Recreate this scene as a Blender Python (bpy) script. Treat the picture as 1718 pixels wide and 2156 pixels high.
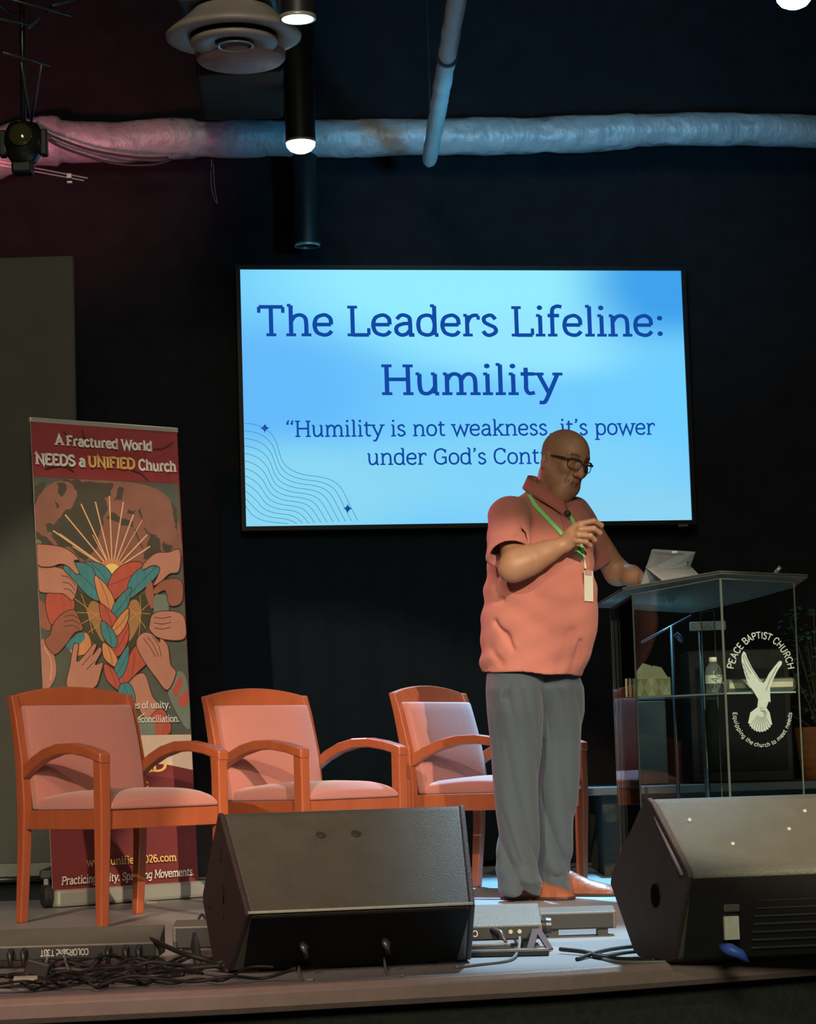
import bpy, math, random
import numpy as np
from mathutils import Vector, Matrix
random.seed(7)
for o in list(bpy.data.objects): bpy.data.objects.remove(o)
SC = bpy.context.scene
COL = SC.collection
# ------------------------------------------------------------------ camera
FPX, EYE, PITCH, ROLL = 5000.0, 0.52, math.atan(532/5000), 0.031
CF = Vector((0, math.cos(PITCH), math.sin(PITCH)))
_u0 = Vector((0, -math.sin(PITCH), math.cos(PITCH)))
_r0 = Vector((1, 0, 0))
CR = _r0*math.cos(ROLL) - _u0*math.sin(ROLL)
CU = _u0*math.cos(ROLL) + _r0*math.sin(ROLL)
EYEP = Vector((0, 0, EYE))
cd = bpy.data.cameras.new('camera'); cam = bpy.data.objects.new('camera', cd); COL.objects.link(cam)
cd.sensor_fit = 'HORIZONTAL'; cd.sensor_width = 36; cd.lens = 36*FPX/1718; cd.clip_end = 100
cam.matrix_world = Matrix(((CR.x, CU.x, -CF.x, 0), (CR.y, CU.y, -CF.y, 0), (CR.z, CU.z, -CF.z, EYE), (0, 0, 0, 1)))
SC.camera = cam
# ------------------------------------------------------------------ view, world, lights
SC.view_settings.view_transform = 'Standard'; SC.view_settings.look = 'None'
SC.view_settings.exposure = 0; SC.view_settings.gamma = 1; SC.view_settings.use_curve_mapping = False
W = bpy.data.worlds.new('world'); SC.world = W; W.use_nodes = True
W.node_tree.nodes['Background'].inputs[0].default_value = (.5, .55, .7, 1)
W.node_tree.nodes['Background'].inputs[1].default_value = .022
def light(name, kind, loc, target, energy, color, size=.1, cone=40, blend=.3, sx=None):
    d = bpy.data.lights.new(name, kind); d.energy = energy; d.color = color
    if kind == 'SPOT': d.spot_size = math.radians(cone); d.spot_blend = blend; d.shadow_soft_size = size
    if kind == 'AREA': d.size = size
    o = bpy.data.objects.new(name, d); COL.objects.link(o); o.location = loc
    o.rotation_euler = (Vector(target)-Vector(loc)).to_track_quat('-Z', 'Y').to_euler()
    return o
LWARM = (1, .80, .58); LPINK = (1, .22, .36); LBLUE = (.16, .55, 1)
light('front_spot_light', 'SPOT', (-2.6, -1.5, 4.6), (-.9, 9.2, .35), 6400, LWARM, .05, 16.6, .24)
light('front_spot_light_low', 'SPOT', (3.2, -1.0, 4.4), (.25, 9.2, -.14), 4600, LWARM, .05, 14, .12)
light('front_wash_light', 'SPOT', (-.2, 1.0, 4.4), (.2, 9.3, 1.2), 560, (1, .84, .62), .25, 46, .6)
light('pink_side_light', 'SPOT', (-1.75, 11.1, 2.6), (.35, 9.2, .9), 330, LPINK, .08, 30, .5)
light('pink_duct_light', 'SPOT', (-1.95, 9.5, 2.85), (-1.75, 11.7, 3.70), 175, (.92, .20, .27), .12, 48, .9)
light('blue_duct_light', 'SPOT', (.85, 8.7, 2.8), (.75, 11.7, 3.74), 290, (.08, .48, .80), .12, 66, .9)
light('blue_floor_light', 'SPOT', (.25, 11.15, 3.95), (.5, 9.75, 0), 4200, (.22, .62, 1), .1, 36, .8)
light('blue_front_floor_light', 'SPOT', (1.3, 8.5, 4.0), (.5, 6.75, 0), 1900, (.55, .80, 1), .1, 22, .8)
light('house_light', 'AREA', (0, -3, 4.0), (0, 6, .5), 330, (.95, .92, .68), 2.0)
light('stage_edge_light', 'SPOT', (-2.2, 1.5, 4.3), (-1.0, 6.8, 0), 750, (1, .52, .42), .2, 26, .9)

# ------------------------------------------------------------------ helpers
def ray(px, py): return CF + CR*((px-859)/FPX) + CU*((1078-py)/FPX)
def at(px, py, Y):
    d = ray(px, py); return EYEP + d*(Y/d.y)
def onz(px, py, z=0.0):
    d = ray(px, py); return EYEP + d*((z-EYE)/d.z)
def onplane(px, py, p0, n):
    d = ray(px, py); return EYEP + d*((p0-EYEP).dot(n)/d.dot(n))
def tag(o, label=None, cat=None, group=None, kind=None):
    if label: o['label'] = label
    if cat: o['category'] = cat
    if group: o['group'] = group
    if kind: o['kind'] = kind
    return o
def empty(name, loc=(0, 0, 0), rz=0, **k):
    o = bpy.data.objects.new(name, None); COL.objects.link(o); o.location = loc; o.rotation_euler.z = rz
    o.empty_display_size = .05
    return tag(o, **k)
class M:
    def __init__(s): s.v = []; s.f = []; s.m = []
    def add(s, vs, fs, mi=0):
        b = len(s.v); s.v += [tuple(v) for v in vs]; s.f += [tuple(i+b for i in f) for f in fs]; s.m += [mi]*len(fs)
        return s
    def box(s, c, d, R=None, mi=0):
        vs = [Vector((x*d[0]/2, y*d[1]/2, z*d[2]/2)) for x in (-1, 1) for y in (-1, 1) for z in (-1, 1)]
        if R is not None: vs = [R @ v for v in vs]
        return s.add([v+Vector(c) for v in vs], [(0, 1, 3, 2), (4, 6, 7, 5), (0, 4, 5, 1), (2, 3, 7, 6), (0, 2, 6, 4), (1, 5, 7, 3)], mi)
    def bar(s, a, b, w, h, up=(0, 0, 1), mi=0, w2=None, h2=None):
        a, b = Vector(a), Vector(b); t = (b-a).normalized(); x = t.cross(Vector(up)).normalized(); y = x.cross(t)
        w2 = w2 or w; h2 = h2 or h
        vs = [a+x*i*w/2+y*j*h/2 for i, j in ((-1, -1), (1, -1), (1, 1), (-1, 1))]+[b+x*i*w2/2+y*j*h2/2 for i, j in ((-1, -1), (1, -1), (1, 1), (-1, 1))]
        return s.add(vs, [(3, 2, 1, 0), (4, 5, 6, 7), (0, 1, 5, 4), (1, 2, 6, 5), (2, 3, 7, 6), (3, 0, 4, 7)], mi)
    def loft(s, rings, mi=0, cap=True, closed=True):
        n = len(rings[0]); b = [v for r in rings for v in r]; fs = []
        for i in range(len(rings)-1):
            for j in range(n if closed else n-1):
                k = (j+1) % n; fs.append((i*n+j, i*n+k, (i+1)*n+k, (i+1)*n+j))
        if cap and closed: fs += [tuple(range(n-1, -1, -1)), tuple(range((len(rings)-1)*n, len(rings)*n))]
        return s.add(b, fs, mi)
    def tube(s, pts, r, n=10, mi=0, noise=None, caps=True):
        pts = [Vector(p) for p in pts]; rings = []; up = Vector((.03, .02, 1)).normalized()
        for i, p in enumerate(pts):
            t = (pts[min(i+1, len(pts)-1)]-pts[max(i-1, 0)]).normalized()
            x = t.cross(up)
            if x.length < .05: x = t.cross(Vector((1, 0, 0)))
            x.normalize(); y = x.cross(t); rr = r[i] if isinstance(r, (list, tuple)) else r
            ring = []
            for j in range(n):
                a = 2*math.pi*j/n; q = rr*(1+(noise(i, a) if noise else 0)); ring.append(p+x*math.cos(a)*q+y*math.sin(a)*q)
            rings.append(ring)
        return s.loft(rings, mi, cap=caps)
    def lathe(s, c, prof, n=28, axis=(0, 0, 1), mi=0, cap=False):
        c = Vector(c); A = Vector(axis).normalized(); x = A.orthogonal().normalized(); y = A.cross(x)
        rings = [[c+A*h+(x*math.cos(2*math.pi*j/n)+y*math.sin(2*math.pi*j/n))*r for j in range(n)] for r, h in prof]
        return s.loft(rings, mi, cap=cap)
    def poly(s, pts, mi=0): return s.add(pts, [tuple(range(len(pts)))], mi)
    def prism(s, pts, ext, mi=0):
        pts = [Vector(p) for p in pts]; n = len(pts); e = Vector(ext)
        fs = [tuple(range(n-1, -1, -1)), tuple(range(n, 2*n))]+[(i, (i+1) % n, n+(i+1) % n, n+i) for i in range(n)]
        return s.add(pts+[p+e for p in pts], fs, mi)
    def build(s, name, mats, parent=None, smooth=False, bevel=0, loc=None, seg=2, sub=0, solid=0, angle=40):
        me = bpy.data.meshes.new(name); me.from_pydata(s.v, [], s.f)
        if not isinstance(mats, (list, tuple)): mats = [mats]
        for m in mats: me.materials.append(m)
        me.polygons.foreach_set('material_index', s.m); me.update()
        import bmesh
        if not getattr(s, 'flat', False):
            bm = bmesh.new(); bm.from_mesh(me); bmesh.ops.recalc_face_normals(bm, faces=bm.faces); bm.to_mesh(me); bm.free()
        if smooth: me.polygons.foreach_set('use_smooth', [True]*len(me.polygons))
        o = bpy.data.objects.new(name, me); COL.objects.link(o)
        if parent: o.parent = parent
        if loc is not None: o.location = loc
        if solid: q = o.modifiers.new('solid', 'SOLIDIFY'); q.thickness = solid; q.offset = 0
        if bevel: q = o.modifiers.new('bevel', 'BEVEL'); q.width = bevel; q.segments = seg; q.limit_method = 'ANGLE'; q.angle_limit = math.radians(angle)
        if sub: q = o.modifiers.new('sub', 'SUBSURF'); q.levels = q.render_levels = sub
        return o
def copy_tree(o, parent=None):
    c = o.copy(); COL.objects.link(c); c.parent = parent
    for ch in list(o.children): copy_tree(ch, c)
    return c
def cr(pts, n=6, closed=False):
    P = [Vector(p) for p in pts]; out = []; N = len(P)
    g = (lambda i: P[i % N]) if closed else (lambda i: P[max(0, min(N-1, i))])
    for i in range(N if closed else N-1):
        a, b, c, d = g(i-1), g(i), g(i+1), g(i+2)
        for k in range(n):
            t = k/n; out.append(.5*((2*b)+(c-a)*t+(2*a-5*b+4*c-d)*t*t+(3*b-a-3*c+d)*t**3))
    if not closed: out.append(P[-1])
    return out
# ------------------------------------------------------------------ materials
def mat(name, color, rough=.6, metal=0, var=.12, vscale=30, bump=0, bscale=200, spec=.5, emis=None, estr=1, stretch=None, trans=0, coat=0, color2=None, sheen=0):
    m = bpy.data.materials.new(name); m.use_nodes = True; N = m.node_tree.nodes; L = m.node_tree.links
    b = N['Principled BSDF']; b.inputs['Roughness'].default_value = rough; b.inputs['Metallic'].default_value = metal
    b.inputs['Specular IOR Level'].default_value = spec
    if coat: b.inputs['Coat Weight'].default_value = coat; b.inputs['Coat Roughness'].default_value = .15
    if sheen: b.inputs['Sheen Weight'].default_value = sheen
    tc = N.new('ShaderNodeTexCoord'); mp = N.new('ShaderNodeMapping'); L.new(tc.outputs['Object'], mp.inputs[0])
    if stretch: mp.inputs['Scale'].default_value = stretch
    nz = N.new('ShaderNodeTexNoise'); nz.inputs['Scale'].default_value = vscale; nz.inputs['Detail'].default_value = 4
    L.new(mp.outputs[0], nz.inputs['Vector'])
    mx = N.new('ShaderNodeMix'); mx.data_type = 'RGBA'; L.new(nz.outputs['Fac'], mx.inputs[0])
    c2 = color2 or tuple(c*(1+var) for c in color)
    mx.inputs[6].default_value = (*[c*(1-var) for c in color], 1); mx.inputs[7].default_value = (*c2, 1)
    L.new(mx.outputs[2], b.inputs['Base Color'])
    if bump:
        n2 = N.new('ShaderNodeTexNoise'); n2.inputs['Scale'].default_value = bscale; n2.inputs['Detail'].default_value = 3
        L.new(mp.outputs[0], n2.inputs['Vector']); bp = N.new('ShaderNodeBump'); bp.inputs['Strength'].default_value = bump
        bp.inputs['Distance'].default_value = .01; L.new(n2.outputs['Fac'], bp.inputs['Height']); L.new(bp.outputs[0], b.inputs['Normal'])
    if emis: b.inputs['Emission Color'].default_value = (*emis, 1); b.inputs['Emission Strength'].default_value = estr
    if trans: b.inputs['Transmission Weight'].default_value = trans
    return m
def glassmat(name, tint, gloss=.1, rough=.02, base=None, op=0.0):
    m = bpy.data.materials.new(name); m.use_nodes = True; N = m.node_tree.nodes; L = m.node_tree.links; N.clear()
    out = N.new('ShaderNodeOutputMaterial'); tr = N.new('ShaderNodeBsdfTransparent'); tr.inputs[0].default_value = (*tint, 1)
    gl = N.new('ShaderNodeBsdfGlossy'); gl.inputs['Roughness'].default_value = rough
    fr = N.new('ShaderNodeFresnel'); fr.inputs[0].default_value = 1.45
    mx = N.new('ShaderNodeMixShader'); L.new(fr.outputs[0], mx.inputs[0]); L.new(tr.outputs[0], mx.inputs[1]); L.new(gl.outputs[0], mx.inputs[2])
    if op:
        df = N.new('ShaderNodeBsdfDiffuse'); df.inputs[0].default_value = (*base, 1)
        m2 = N.new('ShaderNodeMixShader'); m2.inputs[0].default_value = op; L.new(mx.outputs[0], m2.inputs[1]); L.new(df.outputs[0], m2.inputs[2]); L.new(m2.outputs[0], out.inputs[0])
    else: L.new(mx.outputs[0], out.inputs[0])
    return m
def woodmat(name, c1, c2, stretch=(1, 1, .12)):
    m = mat(name, c1, .38, 0, 0, 22, 0, stretch=stretch, color2=c2, coat=.25); return m
MW = woodmat('cherry_wood', (.25, .050, .019), (.38, .098, .036))
MSEAT = mat('rose_upholstery', (.40, .15, .125), .85, 0, .12, 160, .25, 420, .2, sheen=.3)
MBLACK = mat('black_plastic', (.018, .018, .017), .55, 0, .3, 40, .15, 300)
MDARK = mat('dark_metal', (.03, .03, .032), .4, .6, .3, 30)
MSPK = mat('speaker_lit_black', (.085, .085, .068), .5, 0, .22, 14, .35, 260)  # black cabinet with the grey-green of frontal light put into its colour
MSPKS = mat('speaker_side_paint', (.05, .034, .034), .6, 0, .25, 18, .4, 260)
MGRILL = mat('speaker_recess', (.012, .012, .013), .7, 0, .2, 40)
MSIL = mat('silver_aluminium', (.62, .62, .52), .35, .55, .08, 10)
MWHITE = mat('white_plastic', (.75, .76, .68), .5, 0, .05, 20)
MCABLE = mat('cable_rubber', (.016, .014, .013), .6, 0, .2, 30)
MCABLEG = mat('cable_grey', (.16, .16, .15), .45, 0, .2, 30)
MTEXT = mat('printed_lettering', (.55, .55, .5), .5, 0, .05, 20)

# ------------------------------------------------------------------ setting
def struct(o): o['kind'] = 'structure'; return o
MWALL = mat('black_painted_wall', (.0105, .0108, .0135), .95, 0, .45, 9, .3, 60, .1)
MCEIL = mat('black_ceiling', (.006, .0065, .009), .95, 0, .3, 6, spec=.05)
MFLOOR = mat('grey_laminate_floor', (.23, .23, .235), .42, 0, .14, 5, .05, 40, .9, stretch=(1, 4, 1))
MCARPET = mat('black_stage_skirt', (.050, .055, .046), .95, 0, .4, 60, .6, 300, .1)
MLIP = mat('stage_lip_trim', (.30, .22, .20), .55, 0, .2, 20, .08, 120)
WK = .164
def wally(x, y0=12.05): return y0+WK*x
struct(M().prism([(-5, wally(-5), -.9), (5.5, wally(5.5), -.9), (5.5, wally(5.5), 4.6), (-5, wally(-5), 4.6)], (-.03, .2, 0)).build('wall_back', MWALL))
struct(M().box((-5.1, 3.5, 1.85), (.2, 18, 5.5)).build('wall_left', MWALL))
struct(M().box((5.6, 3.5, 1.85), (.2, 19.5, 5.5)).build('wall_right', MWALL))
struct(M().box((0, -5.1, 1.85), (11, .2, 5.5)).build('wall_front', MWALL))
struct(M().box((0.2, 4, 4.7), (11.4, 19, .2)).build('ceiling', MCEIL))
struct(M().box((0.2, 4, -1.0), (11.4, 19, .2)).build('floor', MCARPET))
e0, e1, e2, e3 = onz(0, 2103), onz(500, 2080), onz(1200, 2041), onz(1718, 2003)
edge = [e0+(e0-e1)*6, e0, e1, e2, e3, e3+(e3-e2)*4.5]
edge = [Vector((max(-4.98, min(5.48, p.x)), p.y, 0)) for p in edge]
st = M(); top = edge+[Vector((5.48, 12.9, 0)), Vector((-4.98, 11.2, 0))]
st.prism(top, (0, 0, -.06)); struct(st.build('floor_stage', MFLOOR))
sk = M(); ed2 = [p+Vector((.01, .035, -.061)) for p in edge]
sk.loft([[p+Vector((0, 0, 0)), p+Vector((0, .12, 0)), p+Vector((0, .12, -.84)), p+Vector((0, 0, -.84))] for p in ed2]); struct(sk.build('trim_1', MCARPET))
lp = M(); prof = [(0, .004), (-.028, .002), (-.042, -.012), (-.042, -.045), (-.03, -.06), (0, -.06)]
lp.loft([[p+Vector((0, a, b)) for a, b in prof] for p in edge]); struct(lp.build('trim_2', MLIP, smooth=False, bevel=.003))
# black curtain panel behind the chairs
cu = M(); n = 160; xs = [-.95+i*(1.62/n) for i in range(n+1)]
for zs in (0,):
    rows = []
    for z in (.03, 1.0, 2.0):
        rows.append([Vector((x, wally(x, 11.97)+.006*math.sin(x*31)+.002*math.sin(x*77+z), z)) for x in xs])
    cu.loft(rows, cap=False, closed=False)
MCURT = mat('black_curtain', (.005, .010, .015), .9, 0, .25, 30, .3, 260, .15)
tag(cu.build('curtain', MCURT, smooth=True, solid=.004), 'black drape hanging on the wall below the lit screen', 'curtain')

# ------------------------------------------------------------------ lettering
G = {
'A': (6.4, 'l .5,0 3.2,7 5.9,0|l 1.5,2.4 4.9,2.4|f .5,0|f 5.9,0'),
'B': (5.6, 'l 1,0 1,7|s 1,7 3,7 4.4,6.3 4.4,4.5 3,3.7 1,3.7|s 1,3.7 3.3,3.7 4.9,2.9 4.9,.9 3.4,0 1,0|f .7,0|f .7,7'),
'C': (6, 's 5.2,5.6 4.3,6.8 3,7 1.3,6 .7,3.5 1.3,1 3,0 4.4,.3 5.3,1.4|v 5.2,5.1 5.2,6.9'),
'D': (6.2, 'l 1,0 1,7|s 1,7 3.3,6.9 5,5.6 5.5,3.5 5,1.4 3.3,.1 1,0|f .7,0|f .7,7'),
'E': (5.2, 'l 1,0 1,7|l 1,7 4.6,7|l 1,3.6 3.8,3.6|l 1,0 4.7,0|v 4.6,5.8 4.6,7|v 4.7,0 4.7,1.3|f .8,0|f .8,7'),
'F': (5, 'l 1,0 1,7|l 1,7 4.6,7|l 1,3.6 3.8,3.6|v 4.6,5.8 4.6,7|f 1,0|f .8,7'),
'G': (6.4, 's 5.3,5.7 4.3,6.8 3.1,7 1.3,6 .7,3.5 1.3,1 3.1,0 4.6,.4 5.4,1.3|l 5.4,.2 5.4,3.1 3.7,3.1|v 5.3,5.2 5.3,6.9'),
'H': (6.8, 'l 1.2,0 1.2,7|l 5.6,0 5.6,7|l 1.2,3.6 5.6,3.6|f 1.2,0|f 5.6,0|f 1.2,7|f 5.6,7'),
'I': (2.6, 'l 1.3,0 1.3,7|f 1.3,0|f 1.3,7'),
'L': (5.2, 'l 1.3,0 1.3,7|l 1.3,0 4.8,0|v 4.8,0 4.8,1.7|f 1.2,0|f 1.3,7'),
'M': (7.8, 'l 1.1,0 1.1,7 3.9,2 6.7,7 6.7,0|f 1.1,0|f 6.7,0|f .9,7|f 6.9,7'),
'N': (6.8, 'l 1.2,0 1.2,7 5.6,0 5.6,7|f 1.2,0|f 5.6,7|f .9,7'),
'O': (6.6, 'c 3.3,7 1.3,6 .6,3.5 1.3,1 3.3,0 5.3,1 6,3.5 5.3,6'),
'P': (5.4, 'l 1.1,0 1.1,7|s 1.1,7 3.2,7 4.8,6.3 4.8,4.3 3.2,3.4 1.1,3.4|f 1.1,0|f .8,7'),
'R': (5.9, 'l 1.1,0 1.1,7|s 1.1,7 3.2,7 4.7,6.3 4.7,4.4 3.2,3.5 1.1,3.5|l 3,3.5 5.2,0|f 1.1,0|f 5.3,0|f .8,7'),
'S': (5, 's 4.3,5.6 3.6,6.8 2.4,7 1,6.3 1,4.7 2.5,3.7 4.2,2.7 4.4,1.1 3,0 1.6,.1 .7,1.3|v 4.3,5.2 4.3,6.9|v .7,.1 .7,1.8'),
'T': (6.2, 'l 3.1,0 3.1,7|l .5,7 5.7,7|v .5,5.5 .5,7|v 5.7,5.5 5.7,7|f 3.1,0'),
'U': (6.4, 's 1.1,7 1.1,4.5 1.1,2.2 1.9,.4 3.2,0 4.5,.4 5.3,2.2 5.3,4.5 5.3,7|f 1.1,7|f 5.3,7'),
'W': (8.8, 'l .5,7 2.4,0 4.4,5.8 6.4,0 8.3,7|f .6,7|f 8.2,7'),
'a': (5, 's .9,4 1.7,4.9 2.6,5 3.6,4.4 3.8,3 3.8,.8|l 3.8,1 3.9,0 4.7,0|s 3.8,2.9 2.2,2.8 .9,2.1 .8,.8 1.8,0 3,.3 3.8,1.3'),
'b': (5.3, 'l 1.1,7.4 1.1,0|h .4,7.4 1.1,7.4|c 1.1,2.5 1.6,4.5 2.9,5 4.2,4.3 4.6,2.5 4.2,.7 2.9,0 1.6,.5'),
'c': (4.5, 's 3.9,3.9 3.1,4.9 2.3,5 1,4.2 .6,2.5 1,.8 2.3,0 3.3,.2 4.1,1.1'),
'd': (5.3, 'l 4.2,7.4 4.2,0|l 4.2,0 5,0|h 3.3,7.4 4.2,7.4|c 4.2,2.5 3.7,4.5 2.4,5 1,4.3 .6,2.5 1,.7 2.4,0 3.7,.5'),
'e': (4.9, 'l .7,2.6 4.2,2.6|s 4.2,2.6 4.1,4 3.4,4.8 2.5,5 1.1,4.3 .6,2.5 1.1,.7 2.5,0 3.6,.2 4.3,1'),
'f': (3.5, 'l 1.4,0 1.4,5.6|s 1.4,5.4 1.6,6.8 2.6,7.4 3.6,7.2|l .4,5 3,5|f 1.4,0'),
'g': (5.2, 's 4.1,5 4.1,2 4.1,-.2 3.8,-1.7 2.5,-2.2 1,-1.8|h 4.1,5 4.8,5|c 4.1,2.7 3.6,4.5 2.4,5 1,4.3 .6,2.7 1,1.1 2.4,.5 3.6,1'),
'h': (5.7, 'l 1.2,0 1.2,7.4|h .4,7.4 1.2,7.4|s 1.2,3.3 2,4.6 3.2,5 4.2,4.4 4.5,3 4.5,0|f 1.2,0|f 4.5,0'),
'i': (2.7, 'l 1.4,0 1.4,5|h .5,5 1.4,5|d 1.35,7|f 1.4,0'),
'k': (5.3, 'l 1.2,0 1.2,7.4|h .4,7.4 1.2,7.4|l 4.1,5 1.2,2.1|l 2.3,3.1 4.4,0|f 1.2,0|f 4.5,0|f 4.1,5'),
'l': (2.7, 'l 1.4,0 1.4,7.4|h .5,7.4 1.4,7.4|f 1.4,0'),
'm': (8.3, 'l 1.2,0 1.2,5|h .4,5 1.2,5|s 1.2,3.3 1.9,4.6 2.9,5 3.9,4.4 4.15,3 4.15,0|s 4.15,3.3 4.9,4.6 5.9,5 6.8,4.4 7.1,3 7.1,0|f 1.2,0|f 4.15,0|f 7.1,0'),
'n': (5.7, 'l 1.2,0 1.2,5|h .4,5 1.2,5|s 1.2,3.3 2,4.6 3.2,5 4.2,4.4 4.5,3 4.5,0|f 1.2,0|f 4.5,0'),
'o': (5, 'c 2.5,5 1.1,4.3 .6,2.5 1.1,.7 2.5,0 3.9,.7 4.4,2.5 3.9,4.3'),
'p': (5.4, 'l 1.2,5 1.2,-2.3|h .4,5 1.2,5|c 1.2,2.5 1.7,4.5 3,5 4.3,4.3 4.7,2.5 4.3,.7 3,0 1.7,.5|f 1.2,-2.3'),
'q': (5.3, 'l 4.2,5 4.2,-2.3|c 4.2,2.5 3.7,4.5 2.4,5 1,4.3 .6,2.5 1,.7 2.4,0 3.7,.5|f 4.2,-2.3'),
'r': (4.1, 'l 1.2,0 1.2,5|h .4,5 1.2,5|s 1.2,3 1.8,4.4 2.7,5 3.7,4.9|v 3.7,3.9 3.7,4.9|f 1.3,0'),
's': (4.1, 's 3.4,4 2.7,4.9 1.9,5 .9,4.4 1,3.3 2,2.6 3.2,1.9 3.4,.8 2.3,0 1.3,.1 .6,1'),
't': (3.5, 's 1.4,6.6 1.4,3 1.4,1.1 2,.1 3.2,.3|l .3,5 3.1,5'),
'u': (5.7, 's 1.2,5 1.2,2 1.6,.4 2.6,0 3.6,.5 4.4,1.8|l 4.4,5 4.4,0|l 4.4,0 5.2,0|h .4,5 1.2,5|h 3.6,5 4.4,5'),
'v': (5, 'l .5,5 2.5,0 4.5,5|f .6,5|f 4.4,5'),
'w': (7.4, 'l .5,5 2.1,0 3.7,4.5 5.3,0 6.9,5|f .6,5|f 6.8,5'),
'y': (5.2, 'l .6,5 2.7,0|l 4.6,5 2.7,0 2,-1.7|s 2.05,-1.5 1.6,-2.2 .6,-2.2|f .6,5|f 4.6,5'),
'0': (5, 'c 2.5,7 1.1,6 .6,3.5 1.1,1 2.5,0 3.9,1 4.4,3.5 3.9,6'),
'2': (4.9, 's .8,5.6 1.5,6.8 2.6,7 4,6.1 3.8,4.4 2.4,2.3 .8,.1|l .8,0 4.4,0'),
'3': (4.8, 's .8,6.2 2.3,7 3.9,6.2 3.8,4.4 2.2,3.7|s 2.2,3.7 4,3.1 4.2,1.2 2.6,0 .7,.7'),
'6': (5, 's 4,6.6 2.6,7 1.2,5.6 .7,3|c 2.5,4.2 1,3.4 .7,2.1 1.3,.6 2.5,0 3.9,.7 4.3,2.1 3.9,3.5'),
':': (2.6, 'd 1.3,.4|d 1.3,4.4'), '.': (2.4, 'd 1.2,.3'), ',': (2.4, 'd 1.3,.3|h 1.5,.2 1,-1.2'),
"'": (2.2, 'd 1.2,7|h 1.5,6.9 .8,5.5'), '"': (4, 'd 1,5.9|h .8,6.2 1.5,7.4|d 2.8,5.9|h 2.6,6.2 3.3,7.4'), '~': (4, 'd 1.2,7|h 1.5,6.9 .8,5.5|d 3,7|h 3.3,6.9 2.6,5.5'),
' ': (2.7, '')}
def twidth(t, tr=0): return sum(G[c][0]+tr for c in t)
def ribbon(m, pts, w, fn, mi, closed=False):
    n = len(pts)
    if n < 2: return
    L = []; R = []
    for i in range(n):
        a = pts[(i-1) % n] if (closed or i > 0) else pts[0]; b = pts[(i+1) % n] if (closed or i < n-1) else pts[-1]; c = pts[i]
        t1 = (c-a); t2 = (b-c)
        if t1.length < 1e-6: t1 = t2
        if t2.length < 1e-6: t2 = t1
        t1 = t1.normalized(); t2 = t2.normalized(); t = t1+t2
        t = t.normalized() if t.length > 1e-3 else t1
        k = 1/max(.35, t.dot(t1)); nn = Vector((-t.y, t.x))*(w/2*k); L.append(c+nn); R.append(c-nn)
    vs = [fn(p) for p in L]+[fn(p) for p in R]
    fs = [(i, i+1, n+i+1, n+i) for i in range(n-1)]
    if closed: fs.append((n-1, 0, n, 2*n-1))
    m.add(vs, fs, mi)
def text2(m, t, place, w=.85, serif=.75, mi=0, tr=0, sw=None):
    """place(x, y) maps glyph units (cap height 7) to 3D"""
    x0 = 0; f3 = lambda p: place(p.x, p.y); sw = sw or w*.8
    for ch in t:
        adv, sp = G[ch]
        for s in sp.split('|'):
            if not s: continue
            k = s[0]; P = [Vector((float(a.split(',')[0])+x0, float(a.split(',')[1]))) for a in s[1:].split()]
            if k == 'l': ribbon(m, P, w, f3, mi)
            elif k == 's': ribbon(m, cr(P, 5), w, f3, mi)
            elif k == 'c': ribbon(m, cr(P, 5, True), w, f3, mi, True)
            elif k == 'd':
                r = max(.5, w*.68); m.poly([place(P[0].x+r*math.cos(a*math.pi/5), P[0].y+r*math.sin(a*math.pi/5)) for a in range(10)], mi)
            elif k == 'f' and serif:
                ribbon(m, [P[0]-Vector((serif+w*.35, 0)), P[0]+Vector((serif+w*.35, 0))], sw, f3, mi)
            elif k in 'vh' and (serif or k == 'h'):
                if k == 'h' and not serif and ch not in '\'",~': continue
                ribbon(m, P, sw, f3, mi)
        x0 += adv+tr
def text_line(m, t, A, B, cap, up, w=.85, serif=.75, mi=0, tr=0, slant=0, nrm=None, off=.0006, sw=None):
    A, B = Vector(A), Vector(B); Wd = twidth(t, tr); dx = (B-A)/Wd; u = Vector(up).normalized()*(cap/7)
    o = (nrm*off if nrm is not None else Vector((0, 0, 0)))
    text2(m, t, lambda x, y: A+dx*(x+slant*y)+u*y+o, w, serif, mi, tr, sw)

# ------------------------------------------------------------------ wall screen
TN = Vector((WK, -1, 0)).normalized(); TP = Vector((0, 11.85, 0))
def tvp(px, py, off=0): return onplane(px, py, TP+TN*off, TN)
scr = empty('wall_screen', tuple(tvp(980, 835)+Vector((0, 0, 0))), label='large wall-mounted flat screen showing a blue slide titled The Leaders Lifeline', cat='screen')
def inroot(root, m):
    L = root.location; m.v = [(v[0]-L[0], v[1]-L[1], v[2]-L[2]) for v in m.v]; return m
Q = [tvp(505, 567), tvp(1433, 571), tvp(1457, 1097), tvp(518, 1107)]
tx = (Q[1]-Q[0]).normalized()
tx = Vector((1, WK, 0)).normalized(); zt = (Q[0].z+Q[1].z)/2; zb = (Q[2].z+Q[3].z)/2
xl = (Q[0].x+Q[3].x)/2; xr = (Q[1].x+Q[2].x)/2
def tq(x, z, off=0): return Vector((x, 11.85+WK*x, z))+TN*off
fr = M(); b = .022
o4 = [(xl-b, zt+b), (xr+b, zt+b), (xr+b, zb-b), (xl-b, zb-b)]; i4 = [(xl, zt), (xr, zt), (xr, zb), (xl, zb)]
vs = [tq(*p, .012) for p in o4]+[tq(*p, .012) for p in i4]+[tq(*p, -.06) for p in o4]+[tq(*p, -.004) for p in i4]
fr.add(vs, [(i, (i+1) % 4, 4+(i+1) % 4, 4+i) for i in range(4)]+[(i, (i+1) % 4, 8+(i+1) % 4, 8+i) for i in range(4)]+[(4+i, 4+(i+1) % 4, 12+(i+1) % 4, 12+i) for i in range(4)]+[(8, 9, 10, 11)])
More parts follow.
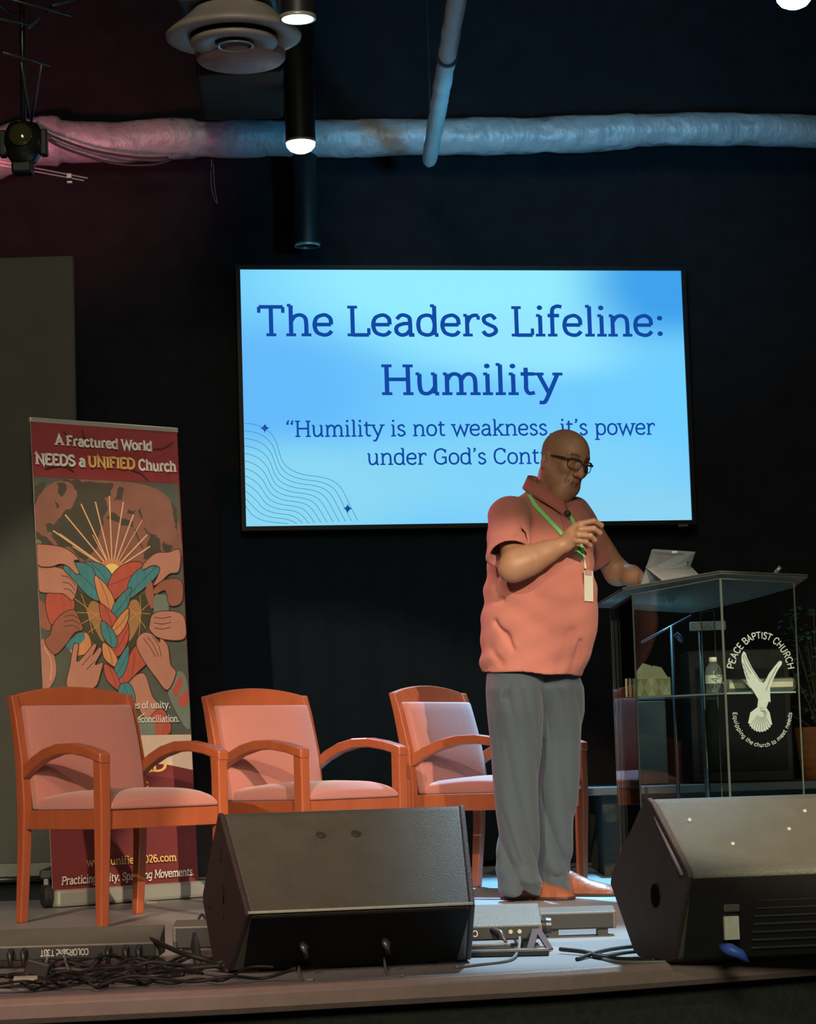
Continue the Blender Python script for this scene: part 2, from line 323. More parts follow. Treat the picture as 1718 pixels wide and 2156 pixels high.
inroot(scr, fr).build('frame', mat('screen_bezel', (.0025, .003, .004), .5, 0, .1, 20, spec=.2), scr)
def emis_screen():
    m = bpy.data.materials.new('screen_glow'); m.use_nodes = True; N = m.node_tree.nodes; L = m.node_tree.links; N.clear()
    out = N.new('ShaderNodeOutputMaterial'); em = N.new('ShaderNodeEmission'); L.new(em.outputs[0], out.inputs[0])
    tc = N.new('ShaderNodeTexCoord'); col = None
    base = N.new('ShaderNodeRGB'); base.outputs[0].default_value = (.17, .60, .98, 1); cur = base.outputs[0]
    hx = (xr-xl)/2; hz = (zt-zb)/2
    for (u, v, ru, rv, c) in [(.02, .98, 1.35, .95, (.30, .85, 1.0)), (.45, .42, 1.1, .42, (.30, .80, 1.0)), (-1.05, .05, 1.0, .8, (.13, .49, .96)), (1.05, .95, .75, 1.0, (.05, .36, .84)),
                              (1.15, .0, .9, .8, (.16, .62, 1.0)), (.2, -.6, 1.2, .5, (.22, .66, .95)), (-.85, -.75, 1.0, .6, (.26, .68, .90)), (.8, -1.1, 1.2, .6, (.26, .66, .90))]:
        mp = N.new('ShaderNodeMapping'); mp.vector_type = 'TEXTURE'; mp.inputs['Location'].default_value = (u*hx, u*hx*WK, v*hz); mp.inputs['Scale'].default_value = (ru*hx, 50, rv*hz)
        L.new(tc.outputs['Object'], mp.inputs[0]); g = N.new('ShaderNodeTexGradient'); g.gradient_type = 'SPHERICAL'; L.new(mp.outputs[0], g.inputs[0])
        cr_ = N.new('ShaderNodeMapRange'); cr_.interpolation_type = 'SMOOTHERSTEP'; L.new(g.outputs[1], cr_.inputs[0]); cr_.inputs[2].default_value = .75
        mx = N.new('ShaderNodeMix'); mx.data_type = 'RGBA'; L.new(cr_.outputs[0], mx.inputs[0]); L.new(cur, mx.inputs[6]); mx.inputs[7].default_value = (*c, 1); cur = mx.outputs[2]
    L.new(cur, em.inputs[0]); em.inputs[1].default_value = 1.0; return m
def emit(name, c, s=1):
    m = bpy.data.materials.new(name); m.use_nodes = True; N = m.node_tree.nodes; N.clear(); o = N.new('ShaderNodeOutputMaterial'); e = N.new('ShaderNodeEmission')
    e.inputs[0].default_value = (*c, 1); e.inputs[1].default_value = s; m.node_tree.links.new(e.outputs[0], o.inputs[0]); return m
sp = M(); sp.poly([tq(xl, zt), tq(xr, zt), tq(xr, zb), tq(xl, zb)])
cen = tq((xl+xr)/2, (zt+zb)/2); scr.location = cen
# shift the frame for the new root position
for ch in scr.children: ch.location = Vector(tvp(980, 835))-cen
inroot(scr, sp).build('display', emis_screen(), scr)
UPV = Vector((0, 0, 1)); SLM = [emit('slide_navy', (.006, .065, .36)), emit('slide_line_teal', (.05, .28, .42))]
def tline(t, x0, x1, yb, y1b, cappx, w, mi=0, serif=.75):
    sl = M(); sl.flat = True; A, B = tvp(x0, yb, .001), tvp(x1, y1b, .001); text_line(sl, t, A, B, cappx/422., UPV, w, serif, mi, nrm=TN, off=.001); inroot(scr, sl).build('slide_text', SLM, scr)
tline('The Leaders Lifeline:', 541, 1402, 705, 706, 60, .92)
tline('Humility', 803, 1181, 829, 829, 60, .92)
tline('"Humility is not weakness, it\'s power', 601, 1380, 919, 914, 32, .84)
tline('under God\'s Control~', 772, 1213, 978, 975, 32, .84)
def zz(pts): return [tvp(500+x/3.436, 560+y/3.436, .0016) for x, y in pts]
outer = [(48, 1138), (110, 1144), (180, 1165), (235, 1205), (275, 1262), (300, 1340), (322, 1405), (360, 1455), (430, 1495), (510, 1515), (600, 1527), (680, 1550), (740, 1595), (780, 1660), (820, 1745), (882, 1866)]
inner = [(60, 1735), (72, 1755), (85, 1775), (100, 1792), (118, 1808), (140, 1822), (165, 1834), (195, 1843), (225, 1849), (255, 1853), (285, 1856), (310, 1858), (335, 1861), (355, 1864), (370, 1866), (385, 1868)]
sl = M(); sl.flat = True
for k in range(12):
    t = k/11; q = [((1-t)*a[0]+t*b[0], (1-t)*a[1]+t*b[1]) for a, b in zip(outer, inner)]
    q = cr([Vector((x, y, 0)) for x, y in q], 4); q = [(p.x, p.y) for p in q if p.y < 1866 and p.x > 46]
    P3 = zz(q); P2 = [Vector(((p-cen).dot(tx), p.z)) for p in P3]
    ribbon(sl, P2, .0030, lambda p: Vector((cen.x, cen.y, 0))+tx*p.x+Vector((0, 0, p.y))+TN*.0016, 1)
inroot(scr, sl).build('wave_lines', SLM, scr)
for sx, sy in ((198, 1173), (797, 1755)):
    q = []
    for k in range(32):
        a = k*math.pi/16; r = 34*(abs(math.cos(a))**.66+abs(math.sin(a))**.66)**(-1/.66*1.0)*1.0
        q.append((sx+r*math.cos(a), sy+r*math.sin(a)))
    sl = M(); sl.flat = True; sl.poly(zz(q), 0); inroot(scr, sl).build('slide_star', SLM, scr)
lg = M().box(tq(xr-.05, zb-.028, .014)-cen, (.05, .006, .012)); lg.build('sensor_box', MBLACK, scr)

# ------------------------------------------------------------------ pendant downlights
def downlight(px, py, Y, lit, label, tilt=0):
    p = at(px, py, Y); r = .0655; top = 4.6
    root = empty('pendant_downlight', p, label=label, cat='ceiling light', group='cylinder downlights over the stage')
    M().lathe((0, 0, 0), [(r, .012), (r, top-p.z), (r*.3, top-p.z), (r*.3, top-p.z)]).build('cylinder_housing', mat('downlight_black', (.012, .012, .014), .45, 0, .2, 20), root, smooth=True)
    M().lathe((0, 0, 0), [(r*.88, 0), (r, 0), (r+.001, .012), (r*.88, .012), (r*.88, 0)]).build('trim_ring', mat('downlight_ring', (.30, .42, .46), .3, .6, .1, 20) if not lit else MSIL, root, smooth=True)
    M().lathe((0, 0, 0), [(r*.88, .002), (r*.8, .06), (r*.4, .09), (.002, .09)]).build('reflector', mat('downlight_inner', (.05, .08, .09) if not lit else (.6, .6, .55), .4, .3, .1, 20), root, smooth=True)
    if lit:
        if tilt: M().lathe((0, 0, 0), [(r*.99, 0.006), (r*.93, -.016), (r*.72, -.033), (r*.4, -.043), (.002, -.047)], axis=(0, 0, 1)).build('lamp_lens', emit('lamp_glow_warm', (1, .93, .78), 14), root, smooth=True)
        else: M().lathe((0, 0, 0), [(r*.87, 0.004), (r*.5, -.001), (.002, -.002)]).build('lamp_lens', emit('lamp_glow_warm', (1, .93, .78), 14), root, smooth=True)
        l = light('downlight_light', 'SPOT', (0, 0, -.06), (0, 0, -1), 22, (1, .86, .66), .05, 80, .6); l.parent = root
    return root
downlight(627, 41, 8.3, True, 'lit black cylinder downlight beside the round air diffuser')
downlight(633, 301, 10.1, True, 'lit black cylinder downlight hanging in front of the foil duct', 1)
downlight(647, 519, 11.7, False, 'unlit black cylinder downlight hanging right above the lit screen')
downlight(1671, -8, 8.3, True, 'lit black cylinder downlight at the top right corner', 1)

# ------------------------------------------------------------------ ducts
MFOIL = mat('wrinkled_foil', (.30, .33, .36), .5, .15, .15, 8, .7, 9, stretch=(1.3, 1, .9))
[n_ for n_ in MFOIL.node_tree.nodes if n_.type == 'BUMP'][0].inputs['Distance'].default_value = .035
def foil(i, a):
    g = sum(math.exp(-((i-c)/w)**2)*d*(1+.9*math.sin(7*a+c)) for c, w, d in ((34, 1.6, .045), (47, 1.2, .07), (60, 2, .04), (73, 1.0, .08), (88, 1.8, .05), (102, 1.0, .09), (112, 2.2, .06), (120, 1.5, .06), (131, 1.2, .08)))
    return .022*math.sin(i*.33+2*a)+.016*math.sin(i*.71-3*a+1.3*math.sin(i*.2))+.010*math.sin(i*1.9+5*a)-g
pts = [(-40, 338, 11.62), (60, 300, 11.6), (130, 298, 11.6), (250, 300, 11.62), (360, 293, 11.65), (470, 293, 11.65), (560, 292, 11.68), (700, 292, 11.7), (860, 289, 11.72), (1000, 287, 11.74), (1120, 286, 11.78), (1250, 280, 11.8), (1400, 273, 11.83), (1560, 272, 11.86), (1680, 276, 11.9), (1800, 282, 11.95)]
P = cr([at(*p) for p in pts], 10); R = []
for i in range(len(P)):
    k = i/10; r = .092
    if k < 2: r = .12
    elif k < 4.5: r = .102
    if k > 11.5: r = .083
    R.append(r*(1.02+.020*math.sin(i*.37)))
dr = empty('foil_duct', at(859, 290, 11.72), label='long wrinkled foil duct running across under the ceiling', cat='duct')
inroot(dr, M().tube(P, R, 28, noise=foil)).build('duct_body', MFOIL, dr, smooth=True)
pr = empty('ceiling_pipe', at(930, 170, 10), label='thin pipe slung under the ceiling towards the screen wall', cat='pipe')
MPIPE = mat('pipe_wrap', (.42, .45, .47), .5, .1, .25, 9, .6, 60)
A_, B_ = at(972, -60, 8.6), at(903, 345, 11.35); PP = [A_.lerp(B_, t/40) for t in range(41)]
inroot(pr, M().tube(PP, [.0385*(1+.03*math.sin(i*1.3)) for i in range(39)]+[.034, .018], 18, noise=lambda i, a: .05*math.sin(3*a+i*1.7) if 9 < i < 30 else 0)).build('pipe_body', MPIPE, pr, smooth=True)
k = A_.lerp(B_, .37); k2 = A_.lerp(B_, .381)
inroot(pr, M().tube([k, k2], .048, 20)).build('coupling', mat('coupling_black', (.02, .02, .022), .5), pr, smooth=True)
kk = A_.lerp(B_, .9); inroot(pr, M().tube([kk, kk+Vector((0, 0, 1.15))], .005, 6)).build('hanger_rod', MDARK, pr)
# round diffuser
dc = at(492, 78, 8.7); df = empty('air_diffuser', dc, label='round ceiling air diffuser with concentric rings left of the nearest downlight', cat='air vent')
MDIF = mat('diffuser_enamel', (.30, .26, .23), .5, .1, .25, 9)
M().lathe((0, 0, 0), [(.15, .10), (.19, .06), (.235, .025), (.256, .006), (.254, -.004), (.235, -.007), (.19, .0), (.166, .003), (.160, .04)], 56).build('flange', MDIF, df, smooth=True)
M().lathe((0, 0, -.026), [(.163, .012), (.166, .004), (.163, -.002), (.12, -.003), (.075, .004), (.072, .012)], 56).build('inner_ring', MDIF, df, smooth=True)
M().lathe((.006, 0, -.036), [(.060, .006), (.067, .004), (.069, -.001), (.065, -.003), (.059, .001)], 44).build('centre_ring', mat('diffuser_ring', (.40, .52, .56), .3, .2), df, smooth=True)
M().lathe((.006, 0, -.030), [(.062, .0), (.03, .008), (.002, .010)], 44).build('centre_plate', mat('diffuser_plate', (.06, .06, .06), .6), df, smooth=True)
M().lathe((0, 0, 0), [(.162, .045), (.1, .06), (.002, .065)], 40).build('throat', mat('throat_dark', (.008, .008, .009), .8), df, smooth=True)
M().lathe((.012, .20, .012), [(.165, .10), (.172, .05), (.172, -.035), (.160, -.048), (.002, -.045)], 56).build('collar', mat('collar_pink_lit', (.34, .22, .19), .6, .1, .3, 12, .5, 40), df, smooth=True)  # pink light falling on the collar is put into its colour
M().box((-.02, .05, .17), (.375, .34, .11)).build('neck_box', mat('duct_sheet', (.22, .30, .36), .5, .1, .2, 8, .3, 30), df, bevel=.02)
bp0 = at(505, 120, 9.2); 
tag(M().prism([at(412, 160, 9.3), at(598, 150, 9.3), at(598, 250, 11.5), at(430, 255, 11.5)], (0, 0, .22)).build('branch_duct', mat('branch_duct_dark', (.035, .026, .02), .9, 0, .3, 8, .4, 30, spec=.1), bevel=.02), 'dark branch duct between the round diffuser and the foil duct', 'duct')

# ------------------------------------------------------------------ top left rig
rr = empty('stage_light', at(50, 300, 9.6), label='black stage light hanging at the left end of the foil duct', cat='stage light')
c0 = rr.location
MFX = mat('fixture_black', (.012, .013, .012), .3, .2, .2, 30)
M().lathe((0, 0, 0), [(.02, .085), (.06, .075), (.078, .04), (.082, 0), (.074, -.05), (.05, -.085), (.02, -.095), (.002, -.095)], 32).build('lamp_head', MFX, rr, smooth=True)
for x_ in (.085, -.085): M().box((x_, .0, -.005), (.028, .05, .11)).build('yoke_arm', MFX, rr, bevel=.006)
M().box((-.005, 0, -.11), (.085, .08, .05)).build('base_block', MFX, rr, bevel=.01)
M().tube([(0, 0, .08), (0, 0, .9)], .012, 10).build('hanging_rod', MFX, rr, smooth=True)
M().lathe((0, -.07, .01), [(.045, .0), (.05, -.02), (.035, -.03), (.002, -.034)], 28, axis=(0, 1, -.1)).build('lens', mat('lens_glass', (.05, .05, .02), .08, .2, .1), rr, smooth=True)
mm = M(); a, b_ = at(-60, 328, 9.9), at(184, 375, 10.3); mm.tube([a, b_], .0035, 8); a2, b2 = at(-60, 336, 9.9), at(176, 380, 10.3); mm.tube([a2, b2], .0035, 8)
mm.box(at(146, 371, 10.23), (.02, .02, .02)).box(at(147, 384, 10.23), (.022, .02, .008))
tag(mm.build('light_track', mat('pink_lit_track', (.75, .6, .6), .3, .3)), 'thin twin rail slanting below the stage light at upper left', 'rail')
for k, (q, lb) in enumerate([([(75, 270), (130, 295), (200, 318), (290, 332), (355, 332)], 'upper of two black cables sagging across the pink end of the duct'),
                ([(70, 262), (110, 300), (180, 328), (250, 346), (320, 347), (362, 336)], 'lower of two black cables sagging across the pink end of the duct')]):
    tag(M().tube(cr([at(x, y, 11.40+.03*k) for x, y in q], 6), .0065, 8).build('sagging_cable', MCABLE, smooth=True), lb, 'cable')
tr_ = M()
for q in [((-20, 2), (30, 32)), ((-10, -10), (150, 33)), ((0, 40), (75, 54)), ((5, 110), (105, 138)), ((45, 130), (62, 250)), ((88, 135), (66, 255)), ((110, 12), (180, -8)), ((60, 60), (110, 12))]:
    tr_.tube([at(*q[0], 9.4), at(*q[1], 9.6)], .006, 8)
tag(tr_.build('lighting_truss', mat('truss_metal', (.07, .08, .085), .4, .6), smooth=True), 'dark lighting truss tubes in the top left corner', 'truss')
tag(M().tube(cr([at(*p) for p in [(446, 335, 11.6), (444, 380, 11.6), (450, 415, 11.6), (458, 428, 11.6), (452, 395, 11.6), (449, 345, 11.6)]], 5), .003, 6).build('hanging_wire', MCABLEG, smooth=True), 'thin wire loop dangling below the foil duct', 'wire')

# ------------------------------------------------------------------ roll-up banner
BL = Vector((-1.445, 9.495, 0)); BE = Vector((.777, .63, 0)).normalized(); BW = .705
BT = Vector((-1.53, 9.60, 1.968)); BU = (BT-BL); BU = (BU-BE*BU.dot(BE)).normalized(); BN = BE.cross(BU).normalized()
if BN.y > 0: BN = -BN
ban = empty('roll_up_banner', BL, label='red roll-up banner reading A Fractured World NEEDS a UNIFIED Church, behind the leftmost armchair', cat='banner')
def bp(px, py, k=0): return onplane(px, py, BL+BN*(.0005*k), BN)-BL
def bz(X, Y, k=0): return bp(X/3.304, 860+Y/3.304, k)
def pc(name, c, **k): return mat(name, c, .55, 0, k.pop('var', .18), k.pop('vs', 25), 0, spec=.35, **k)
BM = [pc('print_crimson', (.30, .05, .05), vs=5, var=.35), pc('print_slate', (.115, .125, .10), vs=12), pc('print_globe', (.30, .135, .10), vs=9, var=.3), pc('print_sea', (.085, .075, .055), vs=12),
      pc('print_ray', (.85, .50, .26)), pc('print_glow', (.95, .70, .25)), pc('print_olive', (.075, .075, .04), vs=10), pc('print_amber', (.42, .22, .09), vs=9),
      pc('print_teal', (.075, .26, .28), stretch=(3, 3, .6), var=.35), pc('print_red', (.52, .11, .07), stretch=(3, 3, .6), var=.25), pc('print_orange', (.68, .29, .12), stretch=(3, 3, .6), var=.25),
      pc('print_skin', (.54, .24, .165), vs=10, var=.22), pc('print_skin_dark', (.36, .135, .085), vs=10), pc('print_line', (.10, .04, .03)), pc('print_cream', (.72, .52, .40), vs=5), pc('print_maroon', (.20, .035, .035), vs=4, var=.3),
      pc('print_white', (.82, .80, .72)), pc('print_gold', (.85, .52, .16)), pc('print_cloth', (.20, .24, .19))]
bn = M(); bn.flat = True
cnr = lambda px, py, k=0: bp(px, py, k)
hb = [cnr(64, 886), cnr(373, 909), cnr(418, 1864), cnr(111, 1878)]
bn.poly(hb, 15)
_k = [2]
def shp(pts, mi, smooth=True, line=False):
    _k[0] += .35; P = [Vector((x, y, 0)) for x, y in pts]
    if smooth: P = cr(P, 4, True)
    lim = []
    for p in P:  # keep inside the sheet
        y = p.y; l = (64+(111-64)*(860+y/3.304-886)/992)*3.304+2; r_ = (373+(418-373)*(860+y/3.304-909)/955)*3.304-2
        lim.append((min(max(p.x, l), r_), y))
    bn.poly([bz(x, y, _k[0]) for x, y in lim], mi)
    if line:
        q = [bz(x, y, _k[0]+.3) for x, y in lim]; ribbon(bn, [Vector((v.dot(BE), v.dot(BU))) for v in q], .0035, lambda p, k=_k[0]: BE*p.x+BU*p.y+BN*(.0005*(k+.3)), 13, True)
def jag(pts, a=9):
    rng = random.Random(int(pts[0][0]*7+pts[0][1])); out = []
    for i in range(len(pts)):
        p, q = pts[i], pts[(i+1) % len(pts)]; n = max(2, int(math.dist(p, q)/22))
        for j in range(n):
            t = j/n; out.append((p[0]+(q[0]-p[0])*t+rng.uniform(-a, a), p[1]+(q[1]-p[1])*t+rng.uniform(-a, a)))
    return out
def ln(pts, w, mi, smooth=True):
    _k[0] += .05; P = [Vector((x, y, 0)) for x, y in pts]
    if smooth: P = cr(P, 5)
    q = [bz(p.x, p.y, 0) for p in P]; k = _k[0]; ribbon(bn, [Vector((v.dot(BE), v.dot(BU))) for v in q], w, lambda p: BE*p.x+BU*p.y+BN*(.0005*k), mi)
shp([(200, 90), (1240, 150), (1240, 522), (215, 472)], 0, False)
shp([(215, 474), (1240, 524), (1330, 2270), (200, 2280)], 1, False)
shp([(225, 720), (300, 570), (430, 500), (720, 500), (1000, 530), (1150, 600), (1225, 720), (1260, 900), (1240, 1060), (760, 1180), (245, 1000)], 2)
shp([(430, 497), (520, 497), (600, 512), (700, 508), (790, 520), (770, 600), (725, 620), (745, 700), (720, 760), (720, 800), (680, 900), (680, 960), (600, 1060), (550, 1040), (480, 960), (420, 960), (370, 900), (350, 840), (420, 740), (520, 660), (535, 580), (490, 520)], 3) if False else shp(jag([(430, 497), (520, 497), (600, 512), (700, 508), (790, 520), (770, 600), (725, 620), (745, 700), (720, 760), (720, 800), (680, 900), (680, 960), (600, 1060), (550, 1040), (480, 960), (420, 960), (370, 900), (350, 840), (420, 740), (520, 660), (535, 580), (490, 520)]), 3, False)
for q in ([(400, 520), (450, 515), (460, 560), (430, 622), (405, 580)], [(740, 765), (780, 725), (850, 760), (930, 790), (925, 825), (850, 815), (800, 780)], [(1050, 880), (1110, 900), (1125, 1000), (1060, 1060), (990, 1050), (1020, 960)],
          [(1130, 925), (1195, 960), (1190, 1000), (1130, 990)], [(315, 800), (370, 800), (380, 850), (330, 860)], [(890, 700), (940, 715), (925, 740), (885, 725)], [(975, 690), (1000, 760), (985, 770), (965, 710)], [(830, 540), (860, 560), (840, 630), (790, 640), (815, 590)], [(380, 640), (410, 690), (390, 700)],
          [(1185, 640), (1235, 700), (1240, 900), (1215, 800)], [(240, 540), (330, 500), (260, 620), (228, 700)], [(245, 860), (330, 900), (380, 960), (250, 930)]): shp(jag(q, 7), 3, False)
ln([(935, 840), (955, 900), (990, 975)], .007, 3)
ln([(1000, 830), (1030, 870), (1090, 890)], .006, 3)
for x, y in ((365, 850), (450, 740), (560, 665), (660, 650), (757, 610), (855, 650), (925, 740), (985, 780), (1020, 880), (1040, 960), (500, 960), (640, 880), (410, 870)):
    ln([(778, 1135), ((778+x)/2, (1135+y)/2), (x, y)], .0035 if x in (500, 640, 410, 985) else .006, 4, False)
shp([(778+95*math.cos(a*.524), 1120+70*math.sin(a*.524)) for a in range(12)], 10)
shp([(778+55*math.cos(a*.524), 1125+45*math.sin(a*.524)) for a in range(12)], 5)
shp([(500, 1250), (600, 1300), (710, 1370), (720, 1500), (725, 1660), (640, 1620), (560, 1500), (505, 1380)], 6)
shp([(890, 1330), (1000, 1290), (1060, 1380), (1020, 1530), (900, 1680), (870, 1560), (870, 1420)], 6)
shp([(640, 1340), (705, 1390), (722, 1620), (665, 1540), (610, 1420)], 7)
shp([(890, 1370), (960, 1340), (975, 1480), (890, 1620)], 7)
for a, b_ in (((510, 1320), (705, 1480)), ((530, 1420), (715, 1430)), ((560, 1500), (715, 1400)), ((560, 1290), (640, 1570)), ((1050, 1340), (885, 1480)), ((1040, 1430), (880, 1420)), ((1010, 1530), (885, 1380)), ((970, 1300), (960, 1590)), ((610, 1560), (710, 1470))): ln([a, ((a[0]+b_[0])/2+8, (a[1]+b_[1])/2), b_], .0028, 10)
shp([(270, 1340), (330, 1390), (350, 1540), (270, 1500)], 12); shp([(480, 1640), (600, 1560), (630, 1680), (520, 1720)], 10); shp([(460, 1640), (560, 1560), (590, 1600), (500, 1680)], 8)
shp([(330, 1280), (430, 1290), (510, 1320), (505, 1420), (370, 1510), (320, 1400)], 9, True, True)
shp([(250, 1080), (400, 1105), (500, 1140), (540, 1200), (528, 1290), (500, 1335), (440, 1290), (360, 1285), (262, 1260)], 11, True, True)
for d_ in (0, 30, 60): ln([(420+d_*.3, 1165+d_*1.5), (480, 1180+d_*1.4), (520-d_*.1, 1235+d_*1.1)], .003, 13)
shp([(240, 915), (292, 935), (265, 1040), (243, 1010)], 18)
shp([(278, 1620), (350, 1660), (390, 1790), (372, 1900), (292, 1960)], 11); ln([(300, 1660), (350, 1760), (345, 1890)], .003, 4)
shp([(370, 1500), (430, 1430), (515, 1400), (560, 1480), (575, 1540), (520, 1560), (460, 1640), (380, 1712), (310, 1620), (350, 1570)], 12, True, True)
for d_ in (0, 35, 70): ln([(440, 1450+d_), (500, 1440+d_), (550, 1470+d_)], .003, 13)
shp([(885, 1920), (1000, 1840), (1060, 2000), (1125, 2090), (1040, 2180), (960, 2080)], 11, True, True)
shp([(1040, 2160), (1125, 2085), (1190, 2200), (1170, 2270), (1070, 2270)], 9, True, True)
shp([(1165, 1950), (1225, 1830), (1300, 1890), (1320, 2230), (1230, 2120)], 18); shp([(1200, 1960), (1250, 1870), (1275, 1890), (1230, 2000)], 9); shp([(1240, 2020), (1300, 1960), (1310, 2040), (1262, 2080)], 9)
shp([(850, 2090), (960, 2180), (970, 2268), (870, 2268)], 9); shp([(960, 2180), (1050, 2150), (1080, 2268), (970, 2268)], 18); ln([(905, 2268), (930, 2180), (1000, 2120)], .006, 17)
STR = [(8, [(600, 1075), (700, 1085), (765, 1150), (772, 1235), (700, 1205), (640, 1130)]), (8, [(455, 1110), (560, 1080), (640, 1120), (672, 1230), (678, 1325), (600, 1285), (520, 1190)]),
       (9, [(760, 1250), (795, 1150), (880, 1085), (975, 1085), (945, 1180), (880, 1250), (790, 1325)]), (8, [(900, 1315), (905, 1210), (960, 1130), (1060, 1080), (1115, 1100), (1065, 1185), (990, 1255)]),
       (10, [(665, 1175), (730, 1225), (785, 1320), (787, 1410), (718, 1370), (683, 1290)]), (9, [(880, 1500), (888, 1600), (842, 1700), (795, 1720), (780, 1660), (830, 1570)]), (8, [(902, 1255), (892, 1350), (852, 1435), (790, 1458), (785, 1395), (835, 1310)]),
       (9, [(703, 1365), (770, 1415), (812, 1470), (802, 1545), (740, 1515), (708, 1450)]), (10, [(887, 1400), (882, 1480), (832, 1565), (783, 1578), (786, 1520), (838, 1440)]), (8, [(712, 1485), (770, 1528), (808, 1600), (792, 1658), (735, 1612), (710, 1550)]),
       (10, [(723, 1635), (780, 1680), (817, 1760), (802, 1795), (740, 1752), (718, 1700)]), (9, [(905, 1720), (965, 1650), (1012, 1760), (950, 1835), (850, 1935), (835, 1890)]), (8, [(888, 1660), (887, 1760), (852, 1852), (810, 1875), (798, 1820), (838, 1730)]),
       (9, [(733, 1785), (790, 1820), (827, 1900), (828, 1958), (760, 1905), (733, 1850)]), (8, [(840, 1930), (900, 1920), (932, 2000), (920, 2080), (860, 2060), (830, 2000)])]
for mi, q in STR:
    _c = (sum(p[0] for p in q)/len(q), sum(p[1] for p in q)/len(q)); q = [(_c[0]+(x-_c[0])*1.13, _c[1]+(y-_c[1])*1.10) for x, y in q]
    shp(q, mi, True, True); c_ = (sum(p[0] for p in q)/len(q), sum(p[1] for p in q)/len(q)); n_ = len(q)
    ln([((q[0][0]*3+q[1][0])/4, (q[0][1]*3+q[1][1])/4), c_, ((q[n_//2][0]+q[n_//2+1][0])/2, (q[n_//2][1]+q[n_//2+1][1])/2)], .0022, 13)
shp([(250, 955), (300, 945), (420, 960), (500, 1000), (548, 1052), (515, 1062), (550, 1138), (530, 1152), (475, 1100), (420, 1082), (350, 1102), (260, 1085)], 11, True, True)
shp([(470, 1945), (488, 1780), (512, 1650), (532, 1632), (546, 1650), (536, 1760), (600, 1700), (648, 1640), (672, 1648), (645, 1715), (690, 1660), (707, 1690), (662, 1780), (716, 1766), (702, 1832), (652, 1945)], 11, True, True)
for q in (((560, 1790), (620, 1720)), ((590, 1820), (650, 1760))): ln([q[0], ((q[0][0]+q[1][0])/2, (q[0][1]+q[1][1])/2), q[1]], .003, 13)
shp([(1250, 985), (1170, 1000), (1080, 1008), (1000, 1080), (994, 1122), (1060, 1092), (1112, 1110), (1090, 1180), (1064, 1232), (1120, 1205), (1180, 1150), (1245, 1130)], 11, True, True)
shp([(1075, 1305), (1120, 1295), (1165, 1310), (1168, 1420), (1075, 1420)], 18)
shp([(1262, 1200), (1160, 1188), (1090, 1230), (1065, 1275), (1085, 1292), (1150, 1268), (1180, 1370), (1265, 1345)], 12, True, True)
shp([(1010, 1270), (1050, 1200), (1070, 1290), (1065, 1385), (1045, 1380)], 12)
shp([(1275, 1440), (1160, 1408), (1065, 1428), (1042, 1490), (1045, 1545), (1120, 1602), (1285, 1600)], 11, True, True)
for d_ in (0, 40, 75): ln([(1060, 1455+d_), (1120, 1462+d_), (1180, 1450+d_)], .003, 13)
shp([(955, 1600), (1000, 1558), (1060, 1570), (1108, 1625), (1118, 1598), (1168, 1650), (1187, 1780), (1225, 1840), (1165, 1960), (1090, 1880), (1000, 1755), (952, 1660)], 11, True, True)
for d_ in (0, 30, 60): ln([(985+d_, 1600-d_*.3), (1030+d_, 1660-d_*.2), (1070+d_*.7, 1730)], .003, 13)
Y4 = 1784
shp([(300, Y4+498), (1400, Y4+484), (1400, Y4+760), (300, Y4+780)], 14, False)
shp([(890, Y4+600), (915, Y4+545), (968, Y4+545), (920, Y4+610)], 11, True, True)
shp([(300, Y4+800), (600, Y4+705), (900, Y4+690), (1150, Y4+690), (1345, Y4+730), (1345, Y4+1000), (300, Y4+1000)], 15, False)
for q in ([(560, 130+20), (575, 200), (640, 250)], [(1045, 285), (1120, 280), (1195, 235)], [(900, 430), (960, 450), (1015, 498)], [(620, 420), (680, 380), (760, 400)], [(430, 160), (470, 200), (560, 220)], [(300, 420), (420, 400), (500, 440)]): ln(q, .006, 13)
def btxt(t, x0, y0, x1, y1, cap, mi, w=1.25, slant=0, serif=.8, tr=0):
    A, B = bp(x0, y0), bp(x1, y1); text_line(bn, t, A, B, cap/515., BU, w, serif, mi, tr=tr, slant=slant, nrm=BN, off=.0005*(_k[0]+3), sw=.8)
btxt('A Fractured World', 113, 937, 317, 950, 19.5, 16, 1.7)
btxt('NEEDS a', 71, 977.5, 177, 983, 21.5, 16, 1.7); btxt('UNIFIED', 182, 983, 281, 988, 21.5, 17, 1.7); btxt('Church', 288, 990, 367.5, 994, 21.5, 16, 1.7)
w4 = lambda X, Y: (X/3.304, 1400+Y/3.304)
btxt('tures of unity.', *w4(838, 306), *w4(1172, 300), 13, 16, 1.15); btxt('of reconciliation.', *w4(862, 402), *w4(1236, 396), 13, 16, 1.15)
btxt('UNIFIED', *w4(560, 760), *w4(1150, 735), 27, 17, 1.2); btxt('Inc', *w4(930, 852), *w4(1022, 850), 14, 17, 1.1)
btxt('www.unified2026.com', *w4(590, 1400), *w4(1215, 1362), 14.5, 17, 1.2); btxt('Practicing Unity. Sparking Movements.', *w4(415, 1530), *w4(1336, 1462), 15, 16, 1.15, .18)
bn.build('printed_sheet', BM, ban)
bk = M(); bk.poly([p-BN*.002 for p in hb]); bk.flat = True; bk.build('sheet_backing', MWHITE, ban)
t0, t1 = bp(62, 883), bp(374, 906)
M().bar(t0-BN*.004, t1-BN*.004, .018, .02, up=tuple(BU)).build('top_rail', MSIL, ban, bevel=.003)
b0 = Vector((0, 0, .036)); Nf = Vector((BE.y, -BE.x, 0))
M().bar(b0-BE*.0-Nf*.02, b0+BE*.722-Nf*.02, .085, .068).build('base_cassette', MSIL, ban, bevel=.014)
